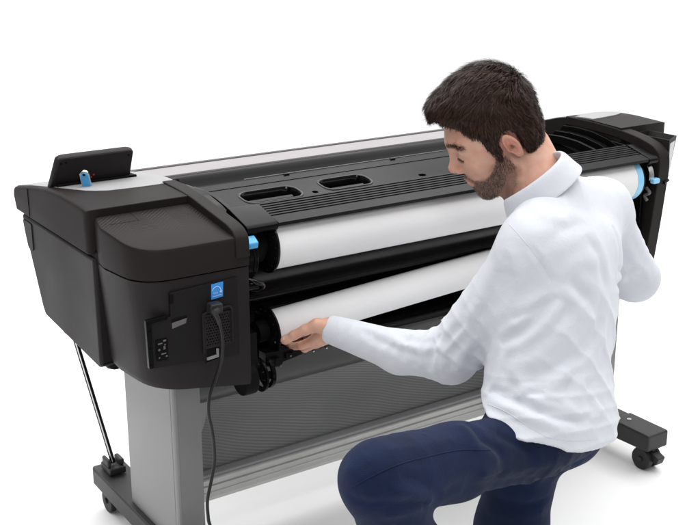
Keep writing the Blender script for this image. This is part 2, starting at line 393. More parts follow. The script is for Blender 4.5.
# -- charcoal cover plate with grip openings
cA, cB = np.array([.375, .8135]), np.array([.075, .768])   # (y, z)
cd_ = (cB-cA)/np.linalg.norm(cB-cA); cn = np.array([-cd_[1], cd_[0]]); cn = cn if cn[1] > 0 else -cn
clen = float(np.linalg.norm(cB-cA))
def cfn(x, s, t): q = cA+cd_*s+cn*t; return (x, float(q[0]), float(q[1]))
holes = [rrect(.092, .065, .252, .142, .028), rrect(.318, .060, .462, .134, .026), rrect(.275, .118, .291, .134, .0075), rrect(.60, .118, .622, .134, .0075), rrect(.80, .060, .944, .134, .026)]
bm = bmesh.new(); sheet_holes(bm, [(-.02, 0), (1.10, 0), (1.10, clen), (-.02, clen)], holes, cfn, .004)
cv = part('roll_cover', bm, M['cover'], sharp=30)
for h in (holes[0], holes[1], holes[4]):       # raised glossy rims
    bm = bmesh.new(); cx_ = sum(p[0] for p in h)/len(h); cy_ = sum(p[1] for p in h)/len(h)
    def sc(k, t): return [cfn(cx_+(x-cx_)*1+(k if x > cx_ else -k), cy_+(y-cy_)+(k if y > cy_ else -k), t) for x, y in h]
    loft(bm, [sc(-.0040, -.02), sc(-.0040, .001), sc(-.0025, .0022), sc(.0002, .0022), sc(.0012, .0003)], cap=False)
    part('grip_rim', bm, M['gloss'], cv, sharp=60)
for h in (holes[0], holes[1], holes[4]):
    bm = bmesh.new(); x0 = min(p[0] for p in h)-.004; x1 = max(p[0] for p in h)+.004
    loft(bm, [[cfn(x0, .05, -.028), cfn(x1, .05, -.028), cfn(x1, .15, -.034), cfn(x0, .15, -.034)], [cfn(x0, .05, -.05), cfn(x1, .05, -.05), cfn(x1, .15, -.05), cfn(x0, .15, -.05)]])
    loft(bm, [[cfn(x0+.02, .098, -.008), cfn(x1-.02, .098, -.008), cfn(x1-.02, .108, -.012), cfn(x0+.02, .108, -.012)], [cfn(x0+.02, .098, -.03), cfn(x1-.02, .098, -.03), cfn(x1-.02, .108, -.03), cfn(x0+.02, .108, -.03)]])
    part('grip_recess', bm, M['gloss'], cv, bevel=.003)
bm = bmesh.new()
for s0, x0, x1 in ((.030, .03, 1.08),):
    loft(bm, [[cfn(x0, s0, -.001), cfn(x1, s0, -.001), cfn(x1, s0+.0022, -.001), cfn(x0, s0+.0022, -.001)], [cfn(x0, s0, .0012), cfn(x1, s0, .0012), cfn(x1, s0+.0022, .0012), cfn(x0, s0+.0022, .0012)]])
for x in (.03,):
    loft(bm, [[cfn(x, .03, -.001), cfn(x+.002, .03, -.001), cfn(x+.002, .1, -.001), cfn(x, .1, -.001)], [cfn(x, .03, .0012), cfn(x+.002, .03, .0012), cfn(x+.002, .1, .0012), cfn(x, .1, .0012)]])
part('cover_ridge', bm, M['cover'], cv)
# bright metal bead and small clips between lip and cover
bm = bmesh.new(); cyl(bm, (.16, .383, .8155), (1.10, .383, .8155), .0016, n=8)
part('hinge_bead', bm, M['trim'], cv, sharp=50)
for x in (.27, .60, .86):
    bm = bmesh.new(); box(bm, (x, .374, .8135), (x+.016, .386, .8170)); part('hinge_clip', bm, M['cover'], cv, bevel=.001)

# arched end caps of the cover, left and right
def arch(x0, x1, r0=.0, m='black', lift=0):
    a = [(.30, .862), (.24, .865), (.18, .862), (.12, .851), (.07, .834), (.035, .812), (.02, .79)]
    a = [(y, z+lift) for y, z in a]; b = [(y+.004, z-.022) for y, z in a][::-1]
    bm = bmesh.new(); pyz(bm, corner(a+b, .01, 3), x0, x1); return part('cover_end_cap', bm, M[m], bevel=.002)
arch(-.088, -.066, lift=-.003); arch(-.058, -.040, lift=-.014, m='cover'); arch(-.028, -.018, lift=-.022)
arch(1.148, 1.163, lift=0); arch(1.118, 1.136, lift=-.012, m='cover'); arch(1.09, 1.10, lift=-.02)
bm = bmesh.new(); pyz(bm, [(.36, .82), (.3, .83), (.08, .79), (.05, .77), (.36, .77)], -.087, -.02); part('cover_end_block', bm, M['matte'], bevel=.002); bm = bmesh.new(); pyz(bm, [(.36, .82), (.3, .83), (.08, .79), (.05, .77), (.36, .77)], 1.10, 1.163)
part('cover_end_block', bm, M['matte'], bevel=.002)

# -- ribbed guide bar over the upper roll
def rib_profile(y0, z0, y1, z1, nrib, amp, th):
    d = np.array([y1-y0, z1-z0]); L_ = np.linalg.norm(d); d /= L_; n = np.array([-d[1], d[0]]); n = n if n[1] > 0 else -n
    top = []
    for i in range(nrib):
        s0 = .05+i*(.66/nrib); w_ = .66/nrib
        for s, h in ((s0, 0), (s0+.12*w_, -amp), (s0+.42*w_, -amp), (s0+.54*w_, 0)):
            p = np.array([y0, z0])+d*L_*s+n*h; top.append(tuple(p))
    return [(y0, z0)]+top+[(y1, z1)]+[tuple(np.array([y1, z1])-n*th*.7-d*.0), tuple(np.array([y0, z0])-n*th+d*.004)]
by0, bz0, by1, bz1 = .030, .8525, -.056, .8295
bm = bmesh.new(); pyz(bm, rib_profile(by0, bz0, by1, bz1, 6, .0018, .012), .0, 1.12)
bar = part('ribbed_guide_bar', bm, M['cover'], sharp=25)
pl = corner([(by0+.004, bz0-.002), (by0-.004, bz0+.0015), (by1+.004, bz1+.0022), (by1-.003, bz1-.004), (by1+.004, bz1-.017), (by0+.004, bz0-.02)], .005, 3)
for xa, xb in ((-.075, -.0012), (1.1212, 1.155)):
    bm = bmesh.new(); pyz(bm, pl, xa, xb); part('bar_end', bm, M['cover'], bar, bevel=.002)

# -- dark roll cavity: back walls, guides and lips
bm = bmesh.new()
cav = [(.10, .775), (.105, .70), (.085, .690), (.045, .672), (.02, .662), (.012, .655), (.012, .648), (.03, .646), (.09, .652), (.095, .60), (.09, .545), (.07, .528), (.045, .518), (.11, .512), (.13, .775)]
pyz(bm, cav, -.1055, 1.163); part('roll_cavity', bm, M['black'], sharp=28)
bm = bmesh.new(); pyz(bm, corner([(.098, .708), (.06, .695), (.02, .678), (.0, .667), (-.006, .660), (.004, .657), (.05, .672), (.098, .690)], .006, 3), -.06, 1.14); part('paper_guide', bm, M['cover'], sharp=40)
bm = bmesh.new(); cyl(bm, (-.06, .052, .632), (1.14, .052, .632), .0085, n=20); part('guide_rod', bm, M['gloss'])
bm = bmesh.new(); pyz(bm, corner([(.093, .628), (.05, .612), (.042, .600), (.05, .598), (.093, .606)], .004, 3), -.06, 1.14); part('feed_guide', bm, M['gloss'], sharp=40)
bm = bmesh.new(); pyz(bm, corner([(.09, .53), (.055, .522), (.028, .508), (.021, .497), (.024, .487), (.034, .481), (.05, .485), (.06, .50), (.09, .51)], .005, 3), -.05, 1.14); lb = part('lower_lip', bm, M['gloss'], sharp=60)
for x in (.13, .165, .34, .5, .66, .82, .98):
    bm = bmesh.new(); cyl(bm, (x, .0245, .4905), (x, .0195, .4885), .0022, n=14); part('lip_screw', bm, M['steel'], lb)
# trough plate under the lower roll
bm = bmesh.new(); tp = spline([(.034, .482), (.042, .455), (.06, .425), (.085, .402), (.112, .389)], 5); tp = [tuple(p) for p in tp]
pyz(bm, tp+[(p[0]+.006, p[1]-.004) for p in tp[::-1]], -.166, 1.12); part('trough_plate', bm, M['trough'], sharp=50)

# -- catch bin: sagging mesh fabric with hems
def bin_cloth():
    me = bpy.data.meshes.new('catch_bin'); bm = bmesh.new(); uvl = bm.loops.layers.uv.new('uv'); nx, ny = 60, 14; g = []
    for i in range(nx+1):
        x = -.166+(1.206)*i/nx; row = []
        for j in range(ny+1):
            t = j/ny; y = .112+(.178-.112)*t + .03*math.sin(math.pi*t)*(1+.15*math.sin(x*9)); z = .391+(.160-.391)*t - .004*math.sin(math.pi*t)*math.sin(x*14)
            row.append((bm.verts.new((x, y, z)), (x*1.0, t*.26)))
        g.append(row)
    for i in range(nx):
        for j in range(ny):
            q = (g[i][j], g[i+1][j], g[i+1][j+1], g[i][j+1]); f = bm.faces.new([v for v, _ in q])
            for lp, (_, uv) in zip(f.loops, q): lp[uvl].uv = uv
    o = obj('catch_bin', bm, M['meshfab'], PR, sharp=60)
    s = o.modifiers.new('solid', 'SOLIDIFY'); s.thickness = .0015; return o
cb = bin_cloth()
bm = bmesh.new(); tube(bm, [(-.166, .110, .3915), (1.12, .110, .3915)], .0022, 8); part('hem', bm, M['trim'], cb)
bm = bmesh.new(); pts = [on(209, 384, 1, .10), on(207, 405, 1, .105), on(202, 428, 1, .11), on(190, 455, 1, .12)]
L1 = [tuple(p) for p in spline(pts, 6)]; L0 = [(-.168, p[1], p[2]) for p in L1]
loft(bm, [L0, L1], cap=False, closed=False)
gs = part('bin_gusset', bm, M['leg'], sharp=60); s = gs.modifiers.new('solid', 'SOLIDIFY'); s.thickness = .004

# -- stand
def leg(x0, x1):
    bm = bmesh.new(); P = corner([(x0, 0), (x1, 0), (x1, .262), (x0, .262)], .008, 3)
    pxy(bm, P, .108, .54); o = part('stand_leg', bm, M['leg'], sharp=25)
    bm = bmesh.new(); pxy(bm, [(x0+.009, -.0015), (x1-.002, -.0015), (x1-.002, .0005), (x0+.009, .0005)], .112, .5); part('rear_face_shade', bm, M['legdark'], o)  # added thin sheet, darker colour stands in for shade on the rear face
    bm = bmesh.new(); box(bm, (x0-.0006, .012, .112), (x0+.001, .0135, .5)); part('seam', bm, M['legdark'], o)
    return o
leg(-.234, -.169); leg(1.045, 1.110)
def foot(x0, x1):
    xm = (x0+x1)/2
    bm = bmesh.new()
    # tapered beam along y, rounded far and near blocks
    sec = lambda y, hw, zt_, zb_: [(xm-hw, y, zb_), (xm+hw, y, zb_), (xm+hw, y, zt_), (xm-hw, y, zt_)]
    hw = (x1-x0)/2
    loft(bm, [sec(.488, hw*.8, .105, .075), sec(.465, hw, .110, .066), sec(.33, hw, .110, .062), sec(.0, hw, .110, .058), sec(-.075, hw, .110, .058)])
    o = part('stand_foot', bm, M['foot'], bevel=.005, seg=3)
    bm = bmesh.new(); loft(bm, [sec(-.062, hw+.002, .1135, .062), sec(-.200, hw+.002, .1135, .066)])
    part('foot_cap', bm, M['foot'], o, bevel=.006, seg=3)
    bm = bmesh.new(); cyl(bm, (xm, -.095, .1130), (xm, -.095, .1150), .006, n=20); cyl(bm, (xm, -.095, .1148), (xm, -.095, .1156), .0025, n=12); part('bolt', bm, M['steel'], o)
    for y in (-.165, .43):
        bm = bmesh.new()
        for dx in (-.016, .016): cyl(bm, (xm+dx-.009, y, .031), (xm+dx+.009, y, .031), .031, n=40)
        cyl(bm, (xm-.03, y, .031), (xm+.03, y, .031), .008, n=16)
        part('caster', bm, M['rubber'], o, bevel=.003)
        bm = bmesh.new(); pyz(bm, corner([(y-.022, .068), (y+.030, .068), (y+.036, .04), (y+.02, .028), (y-.012, .03), (y-.026, .045)], .006, 3), xm-.006, xm+.006); cyl(bm, (xm, y+.008, .055), (xm, y+.008, .075), .016, n=24)
        pyz(bm, corner([(y-.052, .046), (y-.020, .058), (y-.012, .040), (y-.044, .024)], .004, 3), xm-.012, xm+.014)
        part('caster_fork', bm, M['foot'], o, bevel=.002)
    return o
fl_ = foot(-.250, -.166); fr_ = foot(1.040, 1.115)
# far-end socket of the bin rod on the left foot
bm = bmesh.new(); box(bm, (-.232, .395, .112), (-.188, .455, .130)); box(bm, (-.232, .405, .130), (-.222, .445, .150)); box(bm, (-.200, .405, .130), (-.188, .445, .146)); part('rod_socket', bm, M['foot'], fl_, bevel=.004)
bm = bmesh.new(); cyl(bm, tuple(on(75.3, 339, 1, .40)), tuple(on(113, 462, 1, .42)), .0062, n=16); rd = part('support_rod', bm, M['black'], sharp=60)
bm = bmesh.new(); a_ = on(75.3, 339, 1, .40)+BACK*.0058; b_ = on(113, 462, 1, .42)+BACK*.0058; cyl(bm, tuple(a_), tuple(b_), .0018, n=8); part('rod_stripe', bm, M['steel'], rd)
# crossbar extrusion
bm = bmesh.new()
cbp = [(.168, .110), (.168, .122), (.1705, .124), (.1705, .127), (.166, .129), (.166, .140), (.170, .142), (.170, .145), (.1665, .147), (.1665, .156), (.172, .163), (.205, .166), (.215, .160), (.215, .10), (.172, .100)]
pyz(bm, cbp, -.168, 1.044); part('crossbar', bm, M['bar'], sharp=20)
bm = bmesh.new(); pyz(bm, [(.160, .168), (.158, .176), (.172, .182), (.190, .178), (.190, .168)], -.166, 1.043); part('bin_rail', bm, M['leg'], bevel=.002)

# -- rear connector panel on the corner housing
bm = bmesh.new()
pxz(bm, corner([(-.281, .745), (-.132, .752), (-.132, .585), (-.323, .598), (-.327, .694), (-.281, .697)], [.004, .004, .004, .004, .004, .0], 3), -.1145, -.1105)
cp = part('connector_panel', bm, M['bodyd'], bevel=.0008)
def on_rear(pts, y0, y1, name, m, parent=cp, bevel=0):
    bm = bmesh.new(); pxz(bm, pts, y0, y1); return part(name, bm, m, parent, bevel=bevel)
on_rear([(-.281, .742), (-.2735, .7425), (-.2735, .724), (-.281, .7235)], -.1152, -.112, 'slot', M['matte'])
on_rear([(-.2795, .722), (-.2775, .722), (-.2775, .70), (-.2795, .70)], -.1155, -.112, 'ridge', M['body_top'])
on_rear([(-.279, .691), (-.247, .694), (-.247, .688), (-.279, .684)], -.1152, -.112, 'port_surround', M['matte'])
on_rear([(-.279, .684), (-.247, .688), (-.249, .678), (-.279, .672)], -.1158, -.112, 'port_label', M['trim'], bevel=.0005)
# LAN card bay
on_rear(corner([(-.334, .700), (-.288, .702), (-.288, .694), (-.322, .692), (-.322, .60), (-.332, .60)], .002, 2), -.118, -.108, 'bay_frame', M['black'], bevel=.001)
on_rear(rrect(-.315, .612, -.290, .656, .003), -.1165, -.112, 'io_bracket', M['black'])
for (x, z, w_, h_) in ((-.311, .646, .009, .003), (-.300, .650, .006, .004), (-.311, .633, .004, .004), (-.305, .624, .010, .003), (-.300, .634, .004, .007), (-.311, .617, .003, .003), (-.296, .618, .004, .003), (-.298, .642, .003, .003)):
    on_rear([(x, z), (x+w_, z+.0008), (x+w_, z+h_), (x, z+h_)], -.1172, -.115, 'port_contact', M['trim'])
for z in (.676, .640, .606):
    bm = bmesh.new(); cyl(bm, (-.3275, -.117, z), (-.3275, -.120, z), .0028, n=12); part('screw', bm, M['black'], cp)
# grille with frame
def cage():
    x0, x1, z0, z1 = -.215, -.147, .618, .692
    ring_o = rrect(x0, z0, x1, z1, .008); ring_i = rrect(x0+.005, z0-.02, x1-.005, z1-.005, .006)
    bm = bmesh.new(); loft(bm, [[(x, -.110, z) for x, z in ring_o], [(x, -.120, z) for x, z in ring_o]][0:2], cap=False)
    bm.free(); bm = bmesh.new()
    pth = [(x0+.002, -.1175, z0-.01), (x0+.002, -.1175, z1-.01), (x0+.006, -.1175, z1-.003), (x0+.014, -.1175, z1), (x1-.012, -.1175, z1+.003), (x1-.005, -.1175, z1), (x1-.002, -.1175, z1-.008), (x1-.002, -.1175, z0)]
    tube(bm, [tuple(p) for p in spline(pth, 4)], .0026, 10); part('cable_guard', bm, M['body_top'], cp, sharp=60)
    bm = bmesh.new()
    hs = []
    k = 0
    for r_ in range(11):
        for c_ in range(9):
            cx_ = x0+.010+c_*.0058+(.0029 if r_ % 2 else 0); cz_ = z0+.004+r_*.0058
            if cx_ > x1-.007: continue
            hs.append([(cx_+.0019*math.cos(a), cz_+.0019*math.sin(a)) for a in [math.pi/3*i+.5 for i in range(6)]])
    sheet_holes(bm, [(x0+.005, z0-.004), (x1-.004, z0-.004), (x1-.004, z1-.006), (x0+.005, z1-.006)], hs, lambda x, z, t: (x, -.1165-t, z), .0012)
    part('vent_grille', bm, M['body'], cp, sharp=20)
cage()
on_rear(rrect(-.205, .586, -.178, .612, .002), -.1155, -.111, 'switch_recess', M['matte'])
on_rear([(-.207, .590), (-.181, .592), (-.181, .610), (-.186, .611), (-.186, .598), (-.207, .596)], -.118, -.112, 'switch_surround', M['greyd'], bevel=.0005)
on_rear([(-.210, .586), (-.178, .590), (-.178, .586), (-.210, .582)], -.1185, -.112, 'switch_sill', M['body_top'], bevel=.0005)
# blue efficiency sticker: white arc, star and underline
st = on_rear([(-.1925, .715), (-.1665, .7175), (-.1650, .7480), (-.1910, .7465)], -.1158, -.1135, 'blue_sticker', M['sticker'])
st.parent = PR
bm = bmesh.new(); y_ = -.1162
arc = [(-.1800+.0095*math.cos(a), .7300+.0105*math.sin(a)) for a in np.linspace(.15, 2.9, 16)]
for (x0_, z0_), (x1_, z1_) in zip(arc, arc[1:]):
    n_ = Vector((-(z1_-z0_), (x1_-x0_))).normalized()*.0005
    bm.faces.new([bm.verts.new((a, y_, b)) for a, b in ((x0_-n_.x, z0_-n_.y), (x1_-n_.x, z1_-n_.y), (x1_+n_.x, z1_+n_.y), (x0_+n_.x, z0_+n_.y))])
for k in range(3):
    zz = .723+k*.0; 
star = []
for k in range(10):
    a = math.pi/2+k*math.pi/5; r_ = .0036 if k % 2 == 0 else .0015; star.append((-.1708+r_*math.cos(a), y_, .7285+r_*math.sin(a)))
bm.faces.new([bm.verts.new(p) for p in star])
wv = [(-.1885+.0012*k, .7275+.0016*math.sin(k*1.9)) for k in range(10)]
for (x0_, z0_), (x1_, z1_) in zip(wv, wv[1:]):
    bm.faces.new([bm.verts.new((a, y_, b)) for a, b in ((x0_, z0_-.0004), (x1_, z1_-.0004), (x1_, z1_+.0004), (x0_, z0_+.0004))])
bm.faces.new([bm.verts.new((a, y_, b)) for a, b in ((-.189, .7205), (-.169, .722), (-.169, .7227), (-.189, .7212))])
so = part('sticker_print', bm, M['white'], st); s = so.modifiers.new('solid', 'SOLIDIFY'); s.thickness = .0002

# -- control panel on the left, seen from behind
cpn = []
PA, PB, PC, PD = [np.array(on(*p, 1, yy)) for p, yy in (((49, 190), .335), ((57, 158.5), .300), ((134, 149), .300), ((129.5, 180), .335))]
def pan(u, v, t):   # u across 0..1, v up 0..1, t towards the viewer
    p = (PA*(1-u)+PD*u)*(1-v)+(PB*(1-u)+PC*u)*v
    n = np.cross(PD-PA, PB-PA); n /= np.linalg.norm(n); n = n if n[1] < 0 else -n
    return tuple(p+n*t)
bm = bmesh.new()
out = rrect(0, -.06, 1, 1, .10, 6)
def ringp(s, t): return [pan(.5+(u-.5)*s, .5+(v-.5)*s, t) for u, v in out]
loft(bm, [ringp(.98, -.014), ringp(1.0, -.011), ringp(1.0, -.003), ringp(.985, .0005), ringp(.94, .003), ringp(.90, .0035)])
co = part('control_panel', bm, M['body'], sharp=22)
for u, v in ((.12, .86), (.93, .86), (.06, .84)):
    bm = bmesh.new(); cyl(bm, pan(u, v, .002), pan(u, v, .0042), .0026, n=16); part('screw', bm, M['matte'], co)
bm = bmesh.new(); loft(bm, [[pan(.47, .04, .002), pan(.70, .04, .002), pan(.70, .13, .002), pan(.47, .13, .002)], [pan(.47, .04, .0065), pan(.70, .04, .0065), pan(.70, .13, .0065), pan(.47, .13, .0065)]]); part('hinge_tab', bm, M['trim'], co, bevel=.001)
bm = bmesh.new()
for u, v in ((.475, .27), (.5, .34), (.455, .22)): loft(bm, [[pan(u, v, .003), pan(u+.02, v, .003), pan(u+.02, v+.045, .003), pan(u, v+.045, .003)], [pan(u, v, .0042), pan(u+.02, v, .0042), pan(u+.02, v+.045, .0042), pan(u, v+.045, .0042)]])
part('red_mark', bm, M['led'], co)
# hinge base well
bm = bmesh.new(); loft(bm, [[(-.335, .315, .8815), (-.150, .315, .8815), (-.142, .385, .874), (-.325, .385, .874)], [(-.335, .315, .86), (-.150, .315, .86), (-.142, .385, .86), (-.325, .385, .86)]]); part('panel_well', bm, M['matte'], co, bevel=.002)
# the blue stick plugged in behind it
ub = thing('usb_stick', 'bright blue rounded usb stick with silver rim plugged upright behind the control panel', 'usb stick', (0, 0, 0))
P0 = on(88.3, 188.5, 1, .285); P1 = on(84.3, 172.2, 1, .275)
dv = P1-P0; dl = np.linalg.norm(dv); dv /= dl; sx_ = np.cross(dv, BACK); sx_ /= np.linalg.norm(sx_); nn = np.cross(sx_, dv); nn = nn if nn @ BACK > 0 else -nn
def stick(hw, len0, len1, t0, t1, name, m):
    bm = bmesh.new(); prof = [(-hw, len0), (hw, len0)]+[(hw*math.cos(a), len1-hw+hw*math.sin(a)) for a in np.linspace(0, math.pi, 12)]
    loft(bm, [[tuple(P0+sx_*a+dv*b+nn*t0) for a, b in prof], [tuple(P0+sx_*a+dv*b+nn*t1) for a, b in prof]]); return obj(name, bm, m, ub, bevel=.0012, seg=3)
stick(.0106, -.002, dl+.006, .000, .007, 'casing', M['steel']); stick(.0090, -.002, dl+.002, .0065, .0085, 'blue_cover', M['blue'])
bm = bmesh.new(); q = P0+dv*(dl-.0015)+nn*.008; cyl(bm, tuple(q), tuple(q+nn*.0012), .0030, n=16); obj('key_ring_hole', bm, M['matte'], ub)

# -- right-hand housing
bm = bmesh.new(); rings = []
ZR = [(.09, .884), (.20, .889), (.25, .888), (.33, .877), (.40, .857), (.46, .842), (.52, .834), (.56, .829)]
def zrr(y): return interp(ZR, y)
for x, dz, dy, fe in ((1.166, 0, 0, .56), (1.22, 0, 0, .535), (1.27, 0, 0, .485), (1.31, 0, .0, .42), (1.335, -.001, .003, .34), (1.347, -.004, .006, .30), (1.353, -.010, .012, .27)):
    kk = (fe-.19)/(.56-.19); sq = lambda y: y if y < .19 else .19+(y-.19)*kk
    prof = [(sq(y), zrr(sq(y))) for y in ys]
    rings.append([(x, .09+dy, .80)]+[(x, y if i else y+dy, z+dz) for i, (y, z) in enumerate(prof)]+[(x, sq(.553)+.004, prof[-1][1]-.010+dz), (x, sq(.545), .80)])
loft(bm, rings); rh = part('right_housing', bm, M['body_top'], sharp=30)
xs = [1.176, 1.21, 1.24, 1.27, 1.29, 1.305, 1.318, 1.328]
ztl = zt; zt = zrr
o = crown_strip('right_top_panel', (xs, [.205, .208, .212, .216, .221, .227, .235, .25]), (xs, [.545, .525, .505, .46, .42, .385, .345, .31]), M['grey'], lift=.0024)
zt = ztl
bm = bmesh.new(); pyz(bm, [(.54, .80), (.09, .80), (-.02, .79), (-.03, .545), (.10, .50), (.40, .55), (.50, .70)], 1.164, 1.1990); part('right_side_body', bm, M['body'], bevel=.004)
# frame arm: top rail curving down to a tapering post
armt = [(.30, .8865), (.20, .8865), (.10, .881), (.02, .869), (-.028, .855), (-.052, .836), (-.056, .80), (-.044, .66), (-.030, .535), (-.018, .500), (.0, .50), (-.008, .60), (-.016, .70), (-.018, .80), (-.008, .828), (.03, .845), (.10, .856), (.20, .862), (.30, .862)]
bm = bmesh.new(); pyz(bm, corner(armt, [0, .03, .04, .03, .02, .02, .02, .04, .02, .004, 0, .02, .02, .02, .012, .02, .03, .03, 0], 4), 1.163, 1.203); part('right_frame_arm', bm, M['body_top'], bevel=.003, seg=3)
bm = bmesh.new(); pyz(bm, [(.30, .86), (.06, .845), (-.01, .82), (-.012, .51), (.12, .50), (.3, .55)], 1.150, 1.1625); iw = part('right_inner_wall', bm, M['black'], bevel=.003)
bm = bmesh.new()
for k in range(7): pyz(bm, [(-.012+k*0, .66-k*.018), (-.016, .655-k*.018), (.06, .640-k*.018), (.06, .645-k*.018)], 1.140, 1.1500)
part('wall_fin', bm, M['black'], iw)
# side pocket holding white sheets
pk = bmesh.new()
T = [(1.205, -.045), (1.272, -.012), (1.272, .085), (1.205, .085)]; B = [(1.205, -.045), (1.2085, -.043), (1.2085, .06), (1.205, .06)]
def pr(P, z, ins=0):
    return [(x+(ins if i in (0, 3) else -ins), y+(ins if i in (0, 1) else -ins), z+(.0)) for i, (x, y) in enumerate(P)]
lerp = lambda A, Bq, t: [((1-t)*a[0]+t*b[0], (1-t)*a[1]+t*b[1]) for a, b in zip(A, Bq)]
vs = loft(pk, [pr(lerp(T, B, .97), .735), pr(T, .868), pr(T, .868, .003), pr(lerp(T, B, .5), .80, .003)], cap=False)
pk.faces.new(vs[-1]); pk.faces.new(vs[0][::-1])
pko = part('side_pocket', pk, M['body'], sharp=25)
bm = bmesh.new()
q = lambda u, v: (1.207+(1.268-1.207)*u*(1-v*.86), -.0475+(.033)*u*(1-v*.86), .864-v*.105)
loft(bm, [[q(.0, .06), q(.86, .06), q(.70, .86), q(0, .86)], [tuple(np.array(p)+np.array((.0005, .003, 0))) for p in (q(.0, .06), q(.86, .06), q(.70, .86), q(0, .86))]])
part('pocket_window', bm, M['pkw'], pko)
bm = bmesh.new(); cyl(bm, tuple(on(664, 183, 1, -.055)), tuple(on(668, 180, 1, -.05)), .004, n=12); part('pocket_screw', bm, M['black'], pko)

# -- spindle brackets (left: dark hub with blue catch; right: steel lever with blue catch)
def hubset():
    bm = bmesh.new(); cyl(bm, (-.082, -.014, .764), (-.056, -.014, .764), .055, n=56); cyl(bm, (-.0555, -.014, .764), (-.050, -.014, .764), .050, .045, n=56)
    h = part('spindle_hub', bm, M['cover'], bevel=.002)
    bm = bmesh.new(); cyl(bm, (-.1035, 0, .768), (-.083, 0, .768), .040, n=40); cyl(bm, (-.050, 0, .768), (-.0205, 0, .768), .034, n=40); part('hub_core', bm, M['matte'], h)
    bm = bmesh.new(); P = on(258, 242, 0, -.075); pts = [(-.086, -.050, .799), (-.058, -.050, .799), (-.058, -.070, .787), (-.086, -.070, .787)]
    loft(bm, [pts, [(x, y-.004, z+.014) for x, y, z in pts]]); part('blue_catch', bm, M['blue'], h, bevel=.003, seg=3)
    bm = bmesh.new(); tube(bm, spline([(-.066, -.062, .790), (-.066, -.0695, .765), (-.066, -.064, .738)], 6), .0018, 6); part('hub_rib', bm, M['matte'], h)
hubset()
bm = bmesh.new()
tube(bm, spline([(-.08, -.05, .722), (-.06, -.062, .712), (-.04, -.055, .700), (-.045, -.04, .688), (-.06, -.03, .69)], 5), .0055, 10); cyl(bm, (-.085, -.045, .70), (-.05, -.045, .70), .010, n=20)
part('spindle_latch', bm, M['gloss'], sharp=60)
bm = bmesh.new()
arcp = [(-.030-.0*k, -.008-.042*math.sin(a), .778+.052*math.cos(a)) for k, a in enumerate(np.linspace(-.1, 1.9, 14))]
loft(bm, [[(1.132, -.012-.040*math.sin(a), .775+.046*math.cos(a)) for a in np.linspace(.05, 1.7, 14)]+[(1.132, -.012-.028*math.sin(a), .775+.033*math.cos(a)) for a in np.linspace(1.7, .05, 14)], [(1.150, -.012-.040*math.sin(a), .775+.046*math.cos(a)) for a in np.linspace(.05, 1.7, 14)]+[(1.150, -.012-.028*math.sin(a), .775+.033*math.cos(a)) for a in np.linspace(1.7, .05, 14)]])
lv = part('spindle_lever', bm, M['steel'], bevel=.002)
bm = bmesh.new(); c_ = on(655, 180.5, 0, 1.148); box(bm, (1.134, c_[1]-.010, c_[2]-.007), (1.158, c_[1]+.006, c_[2]+.007)); part('blue_catch', bm, M['bluepale'], lv, bevel=.004, seg=3)
bm = bmesh.new(); c2 = on(649.5, 158.5, 0, 1.14); cyl(bm, (1.13, c2[1], c2[2]), (1.152, c2[1], c2[2]), .0075, n=20); part('lever_pin', bm, M['white'], lv, bevel=.002)
bm = bmesh.new()
c3 = on(646, 192, 0, 1.14); tube(bm, spline([(1.14, c3[1], c3[2]+.012), (1.14, c3[1]-.012, c3[2]), (1.14, c3[1]+.004, c3[2]-.010), (1.14, c3[1]-.006, c3[2]-.022)], 5), .0045, 8); part('lever_spring', bm, M['trim'], lv, sharp=60)
# lower bracket: half drum, strap and carrier arm
bm = bmesh.new(); cyl(bm, (-.104, -.055, .503), (-.074, -.055, .503), .037, n=48); dr = part('lower_bracket', bm, M['matte'], bevel=.003)
bm = bmesh.new(); cyl(bm, (-.052, -.046, .498), (-.047, -.046, .498), .038, n=56, r_in=.028); cyl(bm, (-.034, -.042, .499), (-.026, -.042, .499), .036, n=56, r_in=.027)
part('bracket_strap', bm, M['cover'], dr, sharp=40)
bm = bmesh.new()
pxz(bm, corner([(-.035, .545), (.03, .538), (.085, .540), (.075, .527), (.04, .519), (.0, .514), (-.035, .512)], .004, 3), -.050, -.020)
box(bm, (-.028, -.060, .512), (-.004, -.03, .53)); cyl(bm, (-.010, -.062, .522), (-.010, -.05, .522), .010, n=20); box(bm, (.012, -.056, .522), (.032, -.04, .534)); box(bm, (-.085, -.058, .50), (-.06, -.02, .60)); cyl(bm, (-.05, -.060, .497), (-.03, -.060, .497), .009, n=18); cyl(bm, (-.055, -.066, .518), (-.04, -.05, .518), .007, n=16)
part('carrier_arm', bm, M['black'], dr, bevel=.003)
for p in ((-.046, -.0675, .516), (-.012, -.0725, .518), (.022, -.057, .528)):
    bm = bmesh.new(); cyl(bm, p, (p[0], p[1]-.002, p[2]), .002, n=12); part('bracket_screw', bm, M['trim'], dr)

